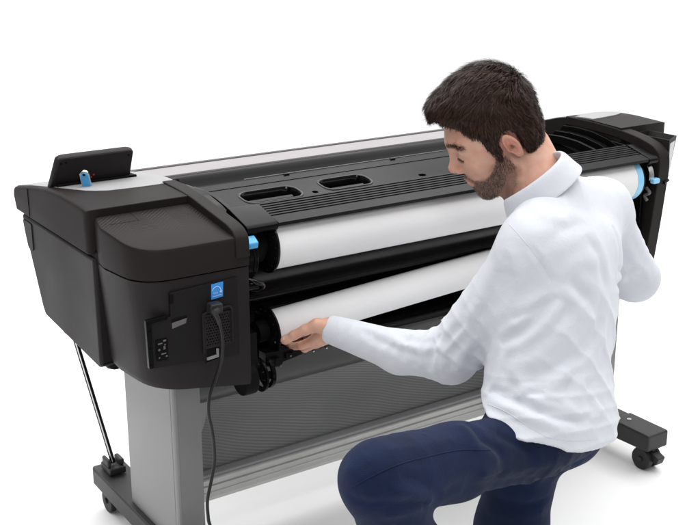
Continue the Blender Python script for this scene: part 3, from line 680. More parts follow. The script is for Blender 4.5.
# ------------------------------------------------------------------ paper rolls
def paper_roll(name, a, b, r, label, ends):
    t = thing(name, label, 'paper roll', a, 'paper rolls in the printer'); t.location = (0, 0, 0)
    bm = bmesh.new(); cyl(bm, a, b, r, n=128); o = obj('paper', bm, [M['paper'], M['paperedge']], t, sharp=40)
    A, B = Vector(a), Vector(b); d = (B-A).normalized()
    for c, sgn, mname, rf, nm in ends:
        e0 = A-d*.0005 if c == 0 else B+d*.0005
        bm = bmesh.new(); cyl(bm, e0, e0-d*.005*(1 if c == 0 else -1), rf, n=72)
        e1 = e0-d*.005*(1 if c == 0 else -1); cyl(bm, e1, e1-d*.004*(1 if c == 0 else -1), rf-.004, rf-.012, n=72)
        f_ = obj(nm, bm, M[mname], t, bevel=.0012)
        bm = bmesh.new(); cyl(bm, e1, e1-d*(.028 if c == 0 else -.02), .024, n=40); obj('core_plug', bm, M['matte'], f_)
        if c == 0:
            bm = bmesh.new()
            for k in range(14):
                an = 2*math.pi*k/14; s_ = d.orthogonal().normalized(); t_ = d.cross(s_); p = e1+(s_*math.cos(an)+t_*math.sin(an))*(rf-.010)-d*.002
                cyl(bm, p, p-d*.003, .003, n=8)
            obj('flange_notch', bm, M['gloss'], f_)
    return t
upper = paper_roll('paper_roll', (0, 0, .770), (1.084, 0, .770), .0565, 'thick full white paper roll under the ribbed bar, pale blue ring at its right end',
    [(0, -1, 'gloss', .0625, 'black_flange')])
bm = bmesh.new(); cyl(bm, (1.0845, 0, .770), (1.106, 0, .770), .0575, n=96, r_in=.03); rg = obj('blue_ring', bm, M['bluepale'], upper, bevel=.002)
bm = bmesh.new(); cyl(bm, (1.1065, 0, .770), (1.1125, 0, .770), .056, n=72); cyl(bm, (1.1125, 0, .770), (1.148, 0, .770), .022, n=32); obj('black_flange', bm, M['black'], upper, bevel=.001)
lower = paper_roll('paper_roll', (0.002, 0, .5772), (1.100, 0, .6365), .0388, 'thinner white paper roll in the lower slot, its left end supported by the hand',
    [(0, -1, 'black', .0555, 'black_flange'), (1, 1, 'black', .050, 'black_flange')])

# ------------------------------------------------------------------ power cord
pc = thing('power_cord', 'black power cord plugged in below the blue sticker and hanging down to the floor', 'power cord')
bm = bmesh.new()
P = [(213.5, 312, -.146), (217.5, 318, -.150), (221, 330, -.146), (222.5, 345, -.142), (221, 362, -.138), (216, 378, -.135), (210, 395, -.135), (208.5, 412, -.136), (212, 430, -.137), (214, 445, -.137), (214.5, 462, -.137), (211, 482, -.137), (207.5, 500, -.137), (208, 515, -.137), (211, 528, -.138)]
pts = [on(u, v, 1, y) for u, v, y in P]; last = pts[-1]
pts += [last+np.array((.03, -.01, -.10)), last+np.array((.02, -.03, -last[2]+.02)), np.array((last[0]-.05, -.24, .006)), np.array((last[0]-.30, -.40, .006))]
tube(bm, spline(pts, 8), .0036, 10); obj('cable', bm, M['cordrub'], pc, sharp=80)
bm = bmesh.new()
q0 = on(212, 307, 1, -.118)
box(bm, (q0[0]-.013, -.140, q0[2]-.008), (q0[0]+.014, -.116, q0[2]+.012)); pg = obj('plug', bm, M['rubber'], pc, bevel=.004, seg=3)
bm = bmesh.new(); tube(bm, [tuple(q0+np.array((0, -.018, -.002))), tuple(pts[0]), tuple(pts[1]), tuple(pts[1]*.5+pts[2]*.5)], .006, 12, rs=[.0085, .0062, .0046, .0039]); obj('strain_relief', bm, M['rubber'], pc, sharp=60)
# ------------------------------------------------------------------ implicit surfaces for the figure
def smin(a, b, k):
    h = np.maximum(k-np.abs(a-b), 0)/k; return np.minimum(a, b)-h*h*k*.25
def smax(a, b, k): return -smin(-a, -b, k)
def cap(p, a, b, r0, r1):
    a = np.asarray(a, np.float32); b = np.asarray(b, np.float32); ab = b-a
    t = np.clip(((p-a)@ab)/(ab@ab), 0, 1); q = p-a-t[:, None]*ab
    return np.sqrt(np.einsum('ij,ij->i', q, q))-(r0+(r1-r0)*t)
def ell(p, c, ax, r):
    q = (p-np.asarray(c, np.float32)) @ np.asarray(ax, np.float32).T; r = np.asarray(r, np.float32)
    k0 = np.linalg.norm(q/r, axis=1); k1 = np.linalg.norm(q/(r*r), axis=1)+1e-9; return k0*(k0-1)/k1
def sph(p, c, r): return np.linalg.norm(p-np.asarray(c, np.float32), axis=1)-r
I3 = np.eye(3)
def wob(p, fr, seed, dirs=None, n=7):
    g = np.random.default_rng(seed); o = np.zeros(len(p), np.float32)
    for i in range(n):
        d = g.normal(size=3); d /= np.linalg.norm(d); o += np.sin((p@d.astype(np.float32))*fr*(0.7+.7*g.random())+g.random()*6.3+1.4*np.sin((p@np.roll(d, 1).astype(np.float32))*fr*.6+g.random()*6))
    return o/n
def sdf_mesh(f, lo, hi, h, B=16):
    lo = np.array(lo, float); n = (np.ceil((np.array(hi)-lo)/h/B).astype(int))*B; nb = n//B
    vol = np.ones(tuple(n+1), np.float32)
    bi = np.stack(np.meshgrid(*[np.arange(k) for k in nb], indexing='ij'), -1).reshape(-1, 3)
    cen = (lo+(bi+.5)*B*h).astype(np.float32); dc = f(cen); rad = B*h*.87*1.15+.012
    g1 = np.arange(B+1)
    for b, d in zip(bi, dc):
        s = tuple(slice(b[k]*B, b[k]*B+B+1) for k in range(3))
        if abs(d) > rad:
            if d < 0: vol[s] = -1
            continue
    for b, d in zip(bi, dc):
        if abs(d) > rad: continue
        s = tuple(slice(b[k]*B, b[k]*B+B+1) for k in range(3))
        P = np.stack(np.meshgrid(*[lo[k]+(b[k]*B+g1)*h for k in range(3)], indexing='ij'), -1).reshape(-1, 3).astype(np.float32)
        vol[s] = f(P).reshape(B+1, B+1, B+1)
    sg = vol < 0
    c = np.zeros(tuple(n), np.uint8)
    for i in (0, 1):
        for j in (0, 1):
            for k in (0, 1): c += sg[i:i+n[0], j:j+n[1], k:k+n[2]]
    act = np.argwhere((c > 0) & (c < 8)); idx = -np.ones(tuple(n), np.int32); idx[tuple(act.T)] = np.arange(len(act))
    acc = np.zeros((len(act), 3)); cnt = np.zeros(len(act))
    cor = [(i, j, k) for i in (0, 1) for j in (0, 1) for k in (0, 1)]
    for a in cor:
        for ax in range(3):
            if a[ax]: continue
            b = list(a); b[ax] = 1
            va = vol[tuple((act+a).T)]; vb = vol[tuple((act+b).T)]; m = (va < 0) != (vb < 0)
            t = va/(va-vb+1e-12); p = np.array(a)[None]+np.eye(3)[ax][None]*np.clip(t, 0, 1)[:, None]
            acc[m] += p[m]; cnt[m] += 1
    V = lo+(act+acc/np.maximum(cnt, 1)[:, None])*h
    faces = []
    for ax in range(3):
        s0 = [slice(1, n[k]) for k in range(3)]; s0[ax] = slice(0, n[ax]); s1 = list(s0); s1[ax] = slice(1, n[ax]+1)
        A, Bq = sg[tuple(s0)], sg[tuple(s1)]; e = np.argwhere(A != Bq)
        e = e+np.array([1 if k != ax else 0 for k in range(3)])
        inside = sg[tuple(e.T)]; u, v = [(1, 2), (2, 0), (0, 1)][ax]
        du = np.eye(3, dtype=int)[u]; dv = np.eye(3, dtype=int)[v]
        q = np.stack([idx[tuple((e-du-dv).T)], idx[tuple((e-dv).T)], idx[tuple(e.T)], idx[tuple((e-du).T)]], 1)
        q[~inside] = q[~inside][:, ::-1]; faces.append(q[(q >= 0).all(1)])
    return V, np.concatenate(faces)
def np_mesh(name, V, Fq, m, parent, smooth=True, attrs=None):
    me = bpy.data.meshes.new(name); me.vertices.add(len(V)); me.vertices.foreach_set('co', V.astype(np.float32).ravel())
    k = Fq.shape[1]; me.loops.add(Fq.size); me.loops.foreach_set('vertex_index', Fq.astype(np.int32).ravel())
    me.polygons.add(len(Fq)); me.polygons.foreach_set('loop_start', np.arange(0, Fq.size, k, dtype=np.int32))
    me.update(calc_edges=True); me.validate()
    me.polygons.foreach_set('use_smooth', [smooth]*len(me.polygons))
    for an, av in (attrs or {}).items():
        a = me.attributes.new(an, 'FLOAT', 'POINT'); a.data.foreach_set('value', av.astype(np.float32))
    me.materials.append(m); o = bpy.data.objects.new(name, me); COL.objects.link(o); o.parent = parent; return o
def march(f, uv, near=1.5, far=3.4):
    uv = np.atleast_2d(uv); d = np.array([R@_c(u, v) for u, v in uv]); d /= np.linalg.norm(d, axis=1)[:, None]; t = np.full(len(uv), near)
    for _ in range(90):
        t = np.minimum(t+.7*f((CAM+d*t[:, None]).astype(np.float32)), far)
    return CAM+d*t[:, None]

# joints
J = dict(shL=(535, 246, 2.16), elL=(451, 355, 2.29), faL=(400, 352, 2.35), wrL=(337, 330, 2.405), shR=(599, 210, 2.42), elR=(634, 277, 2.56), wrR=(560, 268, 2.70),
         nk=(553, 188, 2.27), hipL=(520, 446, 2.17), hipR=(529, 432, 2.28), kneeL=(379, 480, 1.90), hipC=(549, 440, 2.23))
J = {k: at(*v) for k, v in J.items()}
S_ = J['nk']-J['hipC']; S_ /= np.linalg.norm(S_)
T_ = J['shR']-J['shL']; T_ -= S_*(T_@S_); T_ /= np.linalg.norm(T_)
N_ = np.cross(S_, T_); AX = np.array([T_, N_, S_])     # lateral, front, up
tp = lambda a, l=0., fr=0.: J['hipC']+S_*a+T_*l+N_*fr
H = np.array([(-.879, -.439, -.187), (.04, -.457, .888), (-.476, .773, .419)])   # head axes in camera frame: front, left, up
H = np.array([R@h for h in H]); HC = at(499, 132.5, 2.29)
hl = lambda fr, l, u: HC+H[0]*fr+H[1]*l+H[2]*u
ankL = np.array([-.03, -.62, .10]); kneeR = on(500, 588, 2, .075); ankR = np.array([.36, -.86, .07])

# ---- head in its own coordinates
def f_head(q, hair=False):
    m = q.copy(); m[:, 1] = np.abs(m[:, 1])      # mirror
    k = .022
    d = ell(q, (.000, 0, .038), I3, (.084, .0755, .088))
    d = smin(d, ell(q, (.038, 0, .022), I3, (.066, .064, .062)), .03)
    d = smin(d, ell(q, (.038, 0, -.030), I3, (.058, .058, .075)), .025)
    d = smin(d, cap(m, (.004, .051, -.058), (.070, .016, -.098), .017, .016), .026)
    d = smin(d, ell(q, (.076, 0, -.100), I3, (.0185, .022, .016)), .020)
    d = smin(d, ell(q, (.066, 0, -.062), I3, (.034, .032, .034)), .02)           # muzzle
    d = smin(d, sph(m, (.062, .044, -.022), .020), .026)                        # cheekbone
    d = smin(d, cap(m, (.0935, .006, .027), (.079, .046, .028), .0085, .009), .018)  # brow
    d = smax(d, -ell(m, (.106, .033, .009), I3, (.018, .017, .013)), .016)      # socket
    e = ell(m, (.0775, .0325, .007), I3, (.0150, .0160, .0130)); d = smin(d, e, .005)   # closed lid over the eye
    d = smin(d, cap(m, (.0915, .020, .001), (.0825, .046, .002), .0022, .002), .005)    # lower lid rim
    d = smin(d, cap(q, (.094, 0, .014), (.1135, 0, -.023), .0085, .0090), .014)      # nose bridge
    d = smin(d, sph(q, (.1140, 0, -.026), .0096), .010)
    d = smin(d, ell(m, (.102, .0115, -.031), I3, (.011, .0078, .0078)), .007)       # wing
    d = smax(d, -ell(m, (.1065, .0065, -.0395), I3, (.0045, .003, .004)), .003)
    d = smin(d, cap(m, (.1015, 0, -.0585), (.090, .023, -.0665), .0050, .0022), .006)   # upper lip
    d = smin(d, cap(m, (.0985, 0, -.0705), (.090, .019, -.069), .0058, .0025), .006)  # lower lip
    d = smax(d, -cap(m, (.1075, 0, -.0645), (.094, .024, -.0680), .0013, .0011), .003)
    # ear: tilted shell with helix, bowl and lobe
    ex = np.array([.955, .08, -.28]); ex /= np.linalg.norm(ex); ez = np.array([.27, .10, .96]); ez -= ex*(ex@ez); ez /= np.linalg.norm(ez); ey = np.cross(ez, ex)
    # splay outward towards the back
    spl = .42; ex2 = ex*math.cos(spl)-ey*math.sin(spl); ey2 = ex*math.sin(spl)+ey*math.cos(spl); EA = np.array([ex2, ey2, ez])
    ec = np.array([-.014, .0790, -.004])
    w = (m-ec.astype(np.float32)) @ EA.T.astype(np.float32)/.88
    er = np.sqrt((w[:, 0]/(.0150-.003*np.clip(-w[:, 2]/.03, 0, 1)))**2+(w[:, 2]/.0315)**2)+1e-6
    plate = np.maximum((er-1)*.016, np.abs(w[:, 1]+.003)-.0026)
    rim = np.sqrt(((er-.90)*.0165)**2+(w[:, 1]-.0012)**2)-.0034
    ear = smin(plate, rim, .003)
    lobe = ell(w, (.003, .0, -.0270), I3, (.0085, .0042, .0085)); ear = smin(ear, lobe, .004)
    anti = cap(w, (-.005, .001, -.014), (-.004, .001, .014), .0028, .0026); ear = smin(ear, anti, .004)
    trag = ell(w, (.0135, .001, -.006), I3, (.004, .0038, .007)); ear = smin(ear, trag, .003)
    ear = smax(ear, -ell(w, (.005, .004, -.006), I3, (.0085, .0085, .0125)), .003)*.88
    d = smin(d, ear, .006)
    return d
neckA, neckB = hl(-.032, 0, -.062), tp(.460, 0, .0)
throatA, throatB = hl(.022, 0, -.082), tp(.42, -.005, .035)
def to_head(p): return ((p-HC.astype(np.float32)) @ H.T.astype(np.float32)).astype(np.float32)
def f_upper(p):
    d = f_head(to_head(p))
    d = smin(d, cap(p, neckA, neckB, .053, .060), .022)
    d = smin(d, cap(p, throatA, throatB, .030, .032), .02)
    d = smin(d, cap(p, hl(.0, .045, -.05), tp(.45, -.03, .06), .014, .013), .016)     # neck muscle
    d = smin(d, cap(p, tp(.40), J['shL'], .045, .035), .03); d = smin(d, cap(p, tp(.40), J['shR'], .045, .035), .03)
    return d
# ---- left hand closing on the lower roll from underneath
def HP(u, v, d): return at(u, v, d)
wr = HP(333, 329.5, 2.405)
fing = [   # knuckle chains (pixel u, v, depth) and radii
 [(326, 338, 2.415), (313, 341, 2.428), (301, 345.5, 2.440), (292.5, 346.5, 2.462), (287.5, 344, 2.478)],
 [(327, 336, 2.432), (316.5, 342.5, 2.450), (305, 348, 2.468), (296, 348, 2.488), (290, 344, 2.505)],
 [(328, 334, 2.448), (318, 339, 2.474), (307, 343.5, 2.494), (299, 342, 2.514), (295, 338, 2.524)],
 [(329, 332, 2.462), (321, 336.5, 2.492), (313, 339.5, 2.510), (307, 338, 2.525), (304, 335, 2.532)]]
frad = [(.0125, .0110, .0094, .0084, .0072), (.0125, .011, .0096, .0086, .0072), (.012, .0105, .009, .008, .007), (.0115, .0095, .008, .0072, .0062)]
thumb = [(329, 326, 2.400), (317, 325.5, 2.395), (305, 330, 2.398), (293.5, 335.5, 2.404), (284.5, 340.5, 2.410)]
trad = (.0165, .0150, .0112, .0100, .0080)
FP = [[HP(*q) for q in c] for c in fing]; TP = [HP(*q) for q in thumb]
def f_hand(p):
    d = cap(p, J['faL']*.5+wr*.5, wr, .024, .0215)
    d = smin(d, cap(p, wr, (FP[1][1]+FP[0][1])/2, .0250, .0150), .014)
    for c, r in zip(FP, frad):
        d = smin(d, cap(p, wr*.6+c[0]*.4, c[1], .016, r[1]), .010)
        g = None
        for a, b, r0, r1 in zip(c[1:], c[2:], r[1:], r[2:]):
            x = cap(p, a, b, r0, r1); g = x if g is None else smin(g, x, .003)
        d = smin(d, g, .0032)
    g = None
    for a, b, r0, r1 in zip(TP, TP[1:], trad, trad[1:]):
        x = cap(p, a, b, r0, r1); g = x if g is None else smin(g, x, .005)
    tip = ell(p, TP[4]*.8+TP[3]*.2, I3, (.0105, .0095, .0095)); g = smin(g, tip, .006)
    d = smin(d, g, .0065)
    # skin creases at thumb joint and between the digits
    return d+.00035*wob(p, 420, 5)
def f_rest(p):
    d = ell(p, tp(.28, 0, -.01), AX, (.12, .075, .17)); d = smin(d, ell(p, tp(.06), AX, (.10, .06, .08)), .06)
    for a, b, r0, r1 in ((tp(.38), J['shL'], .04, .035), (tp(.38), J['shR'], .04, .035), (J['shL'], J['elL'], .045, .038), (J['elL'], J['faL'], .034, .030), (J['faL'], wr, .030, .021), (J['shR'], J['elR'], .045, .038), (J['elR'], J['wrR'], .038, .024), (J['wrR'], J['wrR']+(J['wrR']-J['elR'])*.35, .024, .012),
        (J['hipL'], J['kneeL'], .045, .045), (J['kneeL'], ankL, .048, .03), (J['hipR'], kneeR, .045, .045), (kneeR, ankR, .048, .03), (tp(.42), neckB, .06, .055)):
        d = smin(d, cap(p, a, b, r0, r1), .03)
    return d

def poly2(x, y, P):
    P = np.array(P); n = len(P); d = np.full(x.shape, 1e9); s = np.ones(x.shape)
    for i in range(n):
        a, b = P[i], P[i-1]; e = b-a; wx, wy = x-a[0], y-a[1]; t = np.clip((wx*e[0]+wy*e[1])/(e@e), 0, 1)
        d = np.minimum(d, (wx-e[0]*t)**2+(wy-e[1]*t)**2)
        c1 = y >= a[1]; c2 = y < b[1]; c3 = e[0]*wy > e[1]*wx
        fl_ = (c1 & c2 & c3) | (~c1 & ~c2 & ~c3); s = np.where(fl_, -s, s)
    return s*np.sqrt(d)
HAIRP = [(.15, .094), (.100, .092), (.084, .084), (.068, .068), (.054, .042), (.043, .014), (.031, -.012), (.027, -.030), (.011, -.034), (.006, .012), (-.004, .030), (-.020, .029), (-.031, .010), (-.031, -.020), (-.034, -.045), (-.055, -.068), (-.10, -.075), (-.2, -.05), (-.2, .25), (.2, .25), (.2, .10)]
BEARDP = [(.028, -.020), (.008, -.026), (-.004, -.062), (.012, -.088), (.05, -.128), (.10, -.135), (.125, -.09), (.125, -.046), (.100, -.046), (.088, -.056), (.072, -.060), (.055, -.052), (.040, -.040)]
MAN = thing('person', 'kneeling man in white long sleeved shirt and dark blue jeans holding the lower paper roll', 'person')

# ---- skin material
def skin_mat():
    m, nt, b = new_mat('skin'); L = nt.links.new
    def A(n): a = N(nt, 'ShaderNodeAttribute'); a.attribute_name = n; return a.outputs['Fac']
    tc = N(nt, 'ShaderNodeTexCoord')
    n1 = N(nt, 'ShaderNodeTexNoise'); n1.inputs['Scale'].default_value = 45; n1.inputs['Detail'].default_value = 5; L(tc.outputs['Object'], n1.inputs['Vector'])
    n2 = N(nt, 'ShaderNodeTexNoise'); n2.inputs['Scale'].default_value = 900; n2.inputs['Detail'].default_value = 3; L(tc.outputs['Object'], n2.inputs['Vector'])
    def mix(a, bcol, fac):
        x = N(nt, 'ShaderNodeMix', data_type='RGBA')
        (L(a, x.inputs['A']) if not isinstance(a, tuple) else setattr(x.inputs['A'], 'default_value', a)); x.inputs['B'].default_value = bcol; L(fac, x.inputs['Factor']); return x.outputs['Result']
    r = N(nt, 'ShaderNodeMapRange'); r.inputs['From Min'].default_value = .35; r.inputs['From Max'].default_value = .7; L(n1.outputs['Fac'], r.inputs['Value'])
    c = mix((.60, .355, .262, 1), (.56, .285, .205, 1), r.outputs[0])
    red = N(nt, 'ShaderNodeMath', operation='MULTIPLY'); red.inputs[1].default_value = .75; L(A('red'), red.inputs[0])
    c = mix(c, (.50, .19, .145, 1), red.outputs[0])
    bm_ = N(nt, 'ShaderNodeMath', operation='MULTIPLY'); L(A('beard'), bm_.inputs[0])
    r3 = N(nt, 'ShaderNodeMapRange'); r3.inputs['From Min'].default_value = .3; r3.inputs['From Max'].default_value = .65; r3.inputs['To Min'].default_value = .5; r3.inputs['To Max'].default_value = .92; L(n2.outputs['Fac'], r3.inputs['Value']); L(r3.outputs[0], bm_.inputs[1])
    c = mix(c, (.10, .050, .036, 1), bm_.outputs[0])
    c = mix(c, (.70, .44, .38, 1), A('nail')); L(c, b.inputs['Base Color'])
    b.inputs['Roughness'].default_value = .5; b.inputs['Specular IOR Level'].default_value = .35
    b.inputs['Subsurface Weight'].default_value = .12; b.inputs['Subsurface Radius'].default_value = (1, .35, .2); b.inputs['Subsurface Scale'].default_value = .008
    bp = N(nt, 'ShaderNodeBump'); bp.inputs['Strength'].default_value = .22; bp.inputs['Distance'].default_value = .0006; L(n2.outputs['Fac'], bp.inputs['Height']); L(bp.outputs['Normal'], b.inputs['Normal'])
    return m
M['skin'] = skin_mat()
M['hair'] = mat('dark_brown_hair', (.026, .0135, .0105), .45, var=.5, vscale=90, spec=.26)
def hair_mat(name, lo, hi):
    m, nt, b = new_mat(name); L = nt.links.new; a = N(nt, 'ShaderNodeAttribute'); a.attribute_name = 'tone'
    x = N(nt, 'ShaderNodeMix', data_type='RGBA'); x.inputs['A'].default_value = (*lo, 1); x.inputs['B'].default_value = (*hi, 1); L(a.outputs['Fac'], x.inputs['Factor']); L(x.outputs['Result'], b.inputs['Base Color'])
    b.inputs['Roughness'].default_value = .42; b.inputs['Specular IOR Level'].default_value = .16; return m
M['hair'] = hair_mat('dark_brown_hair', (.011, .006, .0045), (.070, .033, .022))
M['beardhair'] = mat('beard_hair', (.045, .022, .014), .5)

bx_lo = np.minimum.reduce([hl(-.13, -.1, -.13), hl(.14, .1, -.13), hl(-.13, .1, .14), hl(.14, -.1, .14), tp(.40, -.09, -.08), tp(.40, .09, .1)])-.01
bx_hi = np.maximum.reduce([hl(-.13, -.1, -.13), hl(.14, .1, -.13), hl(-.13, .1, .14), hl(.14, -.1, .14), hl(-.13, -.1, .14)])+.01
V1, F1 = sdf_mesh(f_upper, bx_lo, bx_hi, .0023)
allh = np.array([q for c in FP for q in c]+TP+[wr]); V2, F2 = sdf_mesh(f_hand, allh.min(0)-.035, allh.max(0)+.045, .0016)
V3, F3 = sdf_mesh(f_rest, (-.30, -1.05, 0), (.95, .15, 1.02), .011)
qh = to_head(V1.astype(np.float32)).astype(float)
bd = poly2(qh[:, 0], qh[:, 2], BEARDP)
nz = wob(V1.astype(np.float32), 260, 3)*.006
beard = np.clip(.55-(bd+nz)/.014, 0, 1)
lipd = np.abs(qh[:, 2]+.0655)-.0085+np.maximum(0, np.abs(qh[:, 1])-.015)*.6; lip = np.clip(1-np.maximum(lipd, 0)/.0025, 0, 1)*(qh[:, 0] > .088)*(np.abs(qh[:, 1]) < .027)
nocrop = np.clip(1-lip, 0, 1); beard *= nocrop*(1.0-.30*np.clip((qh[:, 2]+.085)/.03, 0, 1)*(qh[:, 0] > .075))
earm = np.clip(1-np.linalg.norm((np.abs(qh)-np.array([.012, .082, .0]))*np.array([.8, .6, .55]), axis=1)/.026, 0, 1)
nosem = np.clip(1-np.linalg.norm(qh-np.array([.115, 0, -.026]), axis=1)/.022, 0, 1)
chk = np.clip(1-np.linalg.norm(np.abs(qh)-np.array([.072, .042, .03]), axis=1)/.03, 0, 1)
red1 = np.clip(lip*.75+earm*1.1+nosem*.45+chk*.3, 0, 1)
tipd = np.linalg.norm(V2-TP[4], axis=1); nd = BACK*.7+UP*.55; nd /= np.linalg.norm(nd)
ta = TP[4]-TP[3]; ta /= np.linalg.norm(ta); rel = V2-TP[4]
al = rel@ta; sidev = np.cross(ta, nd); sidev /= np.linalg.norm(sidev); sl = rel@sidev; up_ = rel@np.cross(sidev, ta)
nail = ((np.abs(sl) < .0052) & (al > -.0065) & (al < .0065) & (np.abs(up_) > .003) & ((rel@nd) > 0)).astype(float)
red2 = np.clip(sum(np.clip(1-np.linalg.norm(V2-q, axis=1)/.013, 0, 1) for q in (TP[2], TP[4], FP[0][1], FP[0][2], FP[0][4]))*.7, 0, 1)
V2 = V2+nd*(nail*.0004)[:, None]
V = np.concatenate([V1, V2, V3]); Fq = np.concatenate([F1, F2+len(V1), F3+len(V1)+len(V2)])
z2, z3 = np.zeros(len(V2)), np.zeros(len(V3))
np_mesh('body', V, Fq, M['skin'], MAN, attrs=dict(beard=np.concatenate([beard, z2, z3]), red=np.concatenate([red1, red2, z3]), nail=np.concatenate([np.zeros(len(V1)), nail, z3])))

# ---- hair
def f_hair(q):
    d = ell(q, (-.001, 0, .048), I3, (.0935, .0825, .1005))
    d = smin(d, ell(q, (.046, 0, .099), I3, (.056, .057, .032)), .03)
    d = smin(d, ell(q, (.079, .006, .108), I3, (.026, .035, .017)), .02)
    d = smin(d, ell(q, (-.033, 0, -.012), I3, (.050, .068, .060)), .03)
    d = smin(d, cap(np.abs(q)*np.array([0, 1, 0], np.float32)+q*np.array([1, 0, 1], np.float32), (.022, .066, .02), (.020, .0640, -.028), .012, .003), .015)
    p2 = poly2(q[:, 0].astype(float)+.004*wob(q, 160, 8), q[:, 2].astype(float)+.004*wob(q, 170, 9), HAIRP).astype(np.float32)
    d = smax(d, p2, .010)
    return d+.0032*wob(q*np.array([1, 2.2, 1.2], np.float32), 130, 21)+.0013*wob(q*np.array([.6, 1.4, 1], np.float32), 420, 22)
Vh, Fh = sdf_mesh(f_hair, (-.14, -.11, -.10), (.15, .11, .165), .003)
Vhw = HC+Vh@H
hair = np_mesh('hair', Vhw, Fh, M['hair'], MAN)
def grad(f, q, e=.0015):
    g = np.stack([f((q+np.eye(3)[i]*e).astype(np.float32))-f((q-np.eye(3)[i]*e).astype(np.float32)) for i in range(3)], 1); return g/(np.linalg.norm(g, axis=1)[:, None]+1e-9)
def strands(name, roots, dirf, length, width, segs, lift, m, parent, seed, clump=.4, fsurf=None):
    g = np.random.default_rng(seed); n = len(roots); p = roots.copy(); nrm = grad(fsurf, p); p = p-nrm*.001
    L_ = length(roots)*(.65+.6*g.random(n)); jit = g.normal(size=(n, 3))*.20
    rows = []; 
    for s in range(segs+1):
        d = dirf(p)+jit+clump*np.stack([wob(roots.astype(np.float32), 130, 31), wob(roots.astype(np.float32), 140, 32), wob(roots.astype(np.float32), 120, 33)], 1)
        d = d-nrm*(np.einsum('ij,ij->i', d, nrm))[:, None]; d /= np.linalg.norm(d, axis=1)[:, None]+1e-9
        sd_ = np.cross(d, nrm); sd_ /= np.linalg.norm(sd_, axis=1)[:, None]+1e-9
        wd = width*(1-.8*(s/segs)**2)
        rows.append((p-sd_*wd/2+nrm*0, p+sd_*wd/2)); lf = lift*(1.25-1.3*s/segs)
        p = p+(d+nrm*lf)*(L_/segs)[:, None]; 
        if s % 2: nrm = grad(fsurf, p)
    Vv = np.concatenate([np.concatenate([a, b]) for a, b in rows]); fs = []
    i = np.arange(n)
    for s in range(segs):
        o0 = s*2*n; o1 = (s+1)*2*n; fs.append(np.stack([o0+i, o0+n+i, o1+n+i, o1+i], 1))
    tn = g.random(n)**1.8; return np_mesh(name, HC+Vv@H, np.concatenate(fs), m, parent, attrs=dict(tone=np.tile(tn, 2*(segs+1))))
def hdir(p):
    w = np.clip((p[:, 2]-.055)/.06, 0, 1)[:, None]; sgn = np.sign(p[:, 1])[:, None]
    top = np.concatenate([np.full((len(p), 1), 1.0), .30*sgn*np.ones((len(p), 1))+.25, -.12*np.ones((len(p), 1))], 1)
    fr = np.clip(p[:, 0:1]/.08, -1, 1)
    sd_ = np.concatenate([.35*fr+.05, 0*sgn, -1+0*sgn], 1)
    return top*w+sd_*(1-w)
pick = rng.integers(0, len(Vh), 46000); rt = Vh[pick]*1.006+rng.normal(size=(46000, 3))*.0014
outw = f_head(rt.astype(np.float32)); rt = rt[outw > .003]
gn = grad(f_hair, rt); rt = rt[(f_hair(rt.astype(np.float32)) > -.004)]
hlen = lambda q: np.where(q[:, 2] > .09, .024, np.where(q[:, 2] > .05, .016, .0115))*np.where((q[:, 0] > .07) & (q[:, 2] > .06), .8, 1)
strands('hair_strands', rt, hdir, hlen, .0010, 4, .34, M['hair'], hair, 5, fsurf=f_hair)
# beard, brows, lashes
hv = qh[(bd < .001) & (qh[:, 1] > -.075) & (lip < .3) & (np.abs(f_head(qh.astype(np.float32))) < .004)]
rt = hv[rng.integers(0, len(hv), 15000)]+rng.normal(size=(15000, 3))*.001
bdir = lambda p: np.concatenate([.35+0*p[:, :1], .1*np.sign(p[:, 1:2]), -1+0*p[:, :1]], 1)
bl = lambda q: np.full(len(q), .0042)
strands('beard', rt, bdir, bl, .00042, 2, .45, M['beardhair'], MAN, 6, clump=.15, fsurf=f_head)
def along(pts, n, sp):
    P = np.array(spline(pts, 12)); i = rng.integers(0, len(P), n); return P[i]+rng.normal(size=(n, 3))*np.array(sp)
for sg_ in (1, -1):
    r0 = along([(.101, .009*sg_, .029), (.098, .024*sg_, .0335), (.088, .042*sg_, .034), (.077, .053*sg_, .027)], 900, (.001, .001, .0024))
    dd = f_head(r0.astype(np.float32)); r0 = r0-grad(f_head, r0)*dd[:, None]
    strands('eyebrow', r0, lambda p: np.stack([-.4+0*p[:, 0], 1.0*sg_+0*p[:, 0], .15+0*p[:, 0]], 1), lambda q: np.full(len(q), .008), .0006, 3, .3, M['hair'], MAN, 8, clump=.1, fsurf=f_head)
    r0 = along([(.0905, .019*sg_, .0005), (.0925, .032*sg_, -.0018), (.085, .047*sg_, .001)], 130, (.0002, .0002, .0003))
    dd = f_head(r0.astype(np.float32)); r0 = r0-grad(f_head, r0)*dd[:, None]
    strands('eyelashes', r0, lambda p: np.stack([1+0*p[:, 0], .3*sg_+0*p[:, 0], -.6+0*p[:, 0]], 1), lambda q: np.full(len(q), .006), .00035, 3, 1.0, M['hair'], MAN, 9, clump=0, fsurf=f_head)

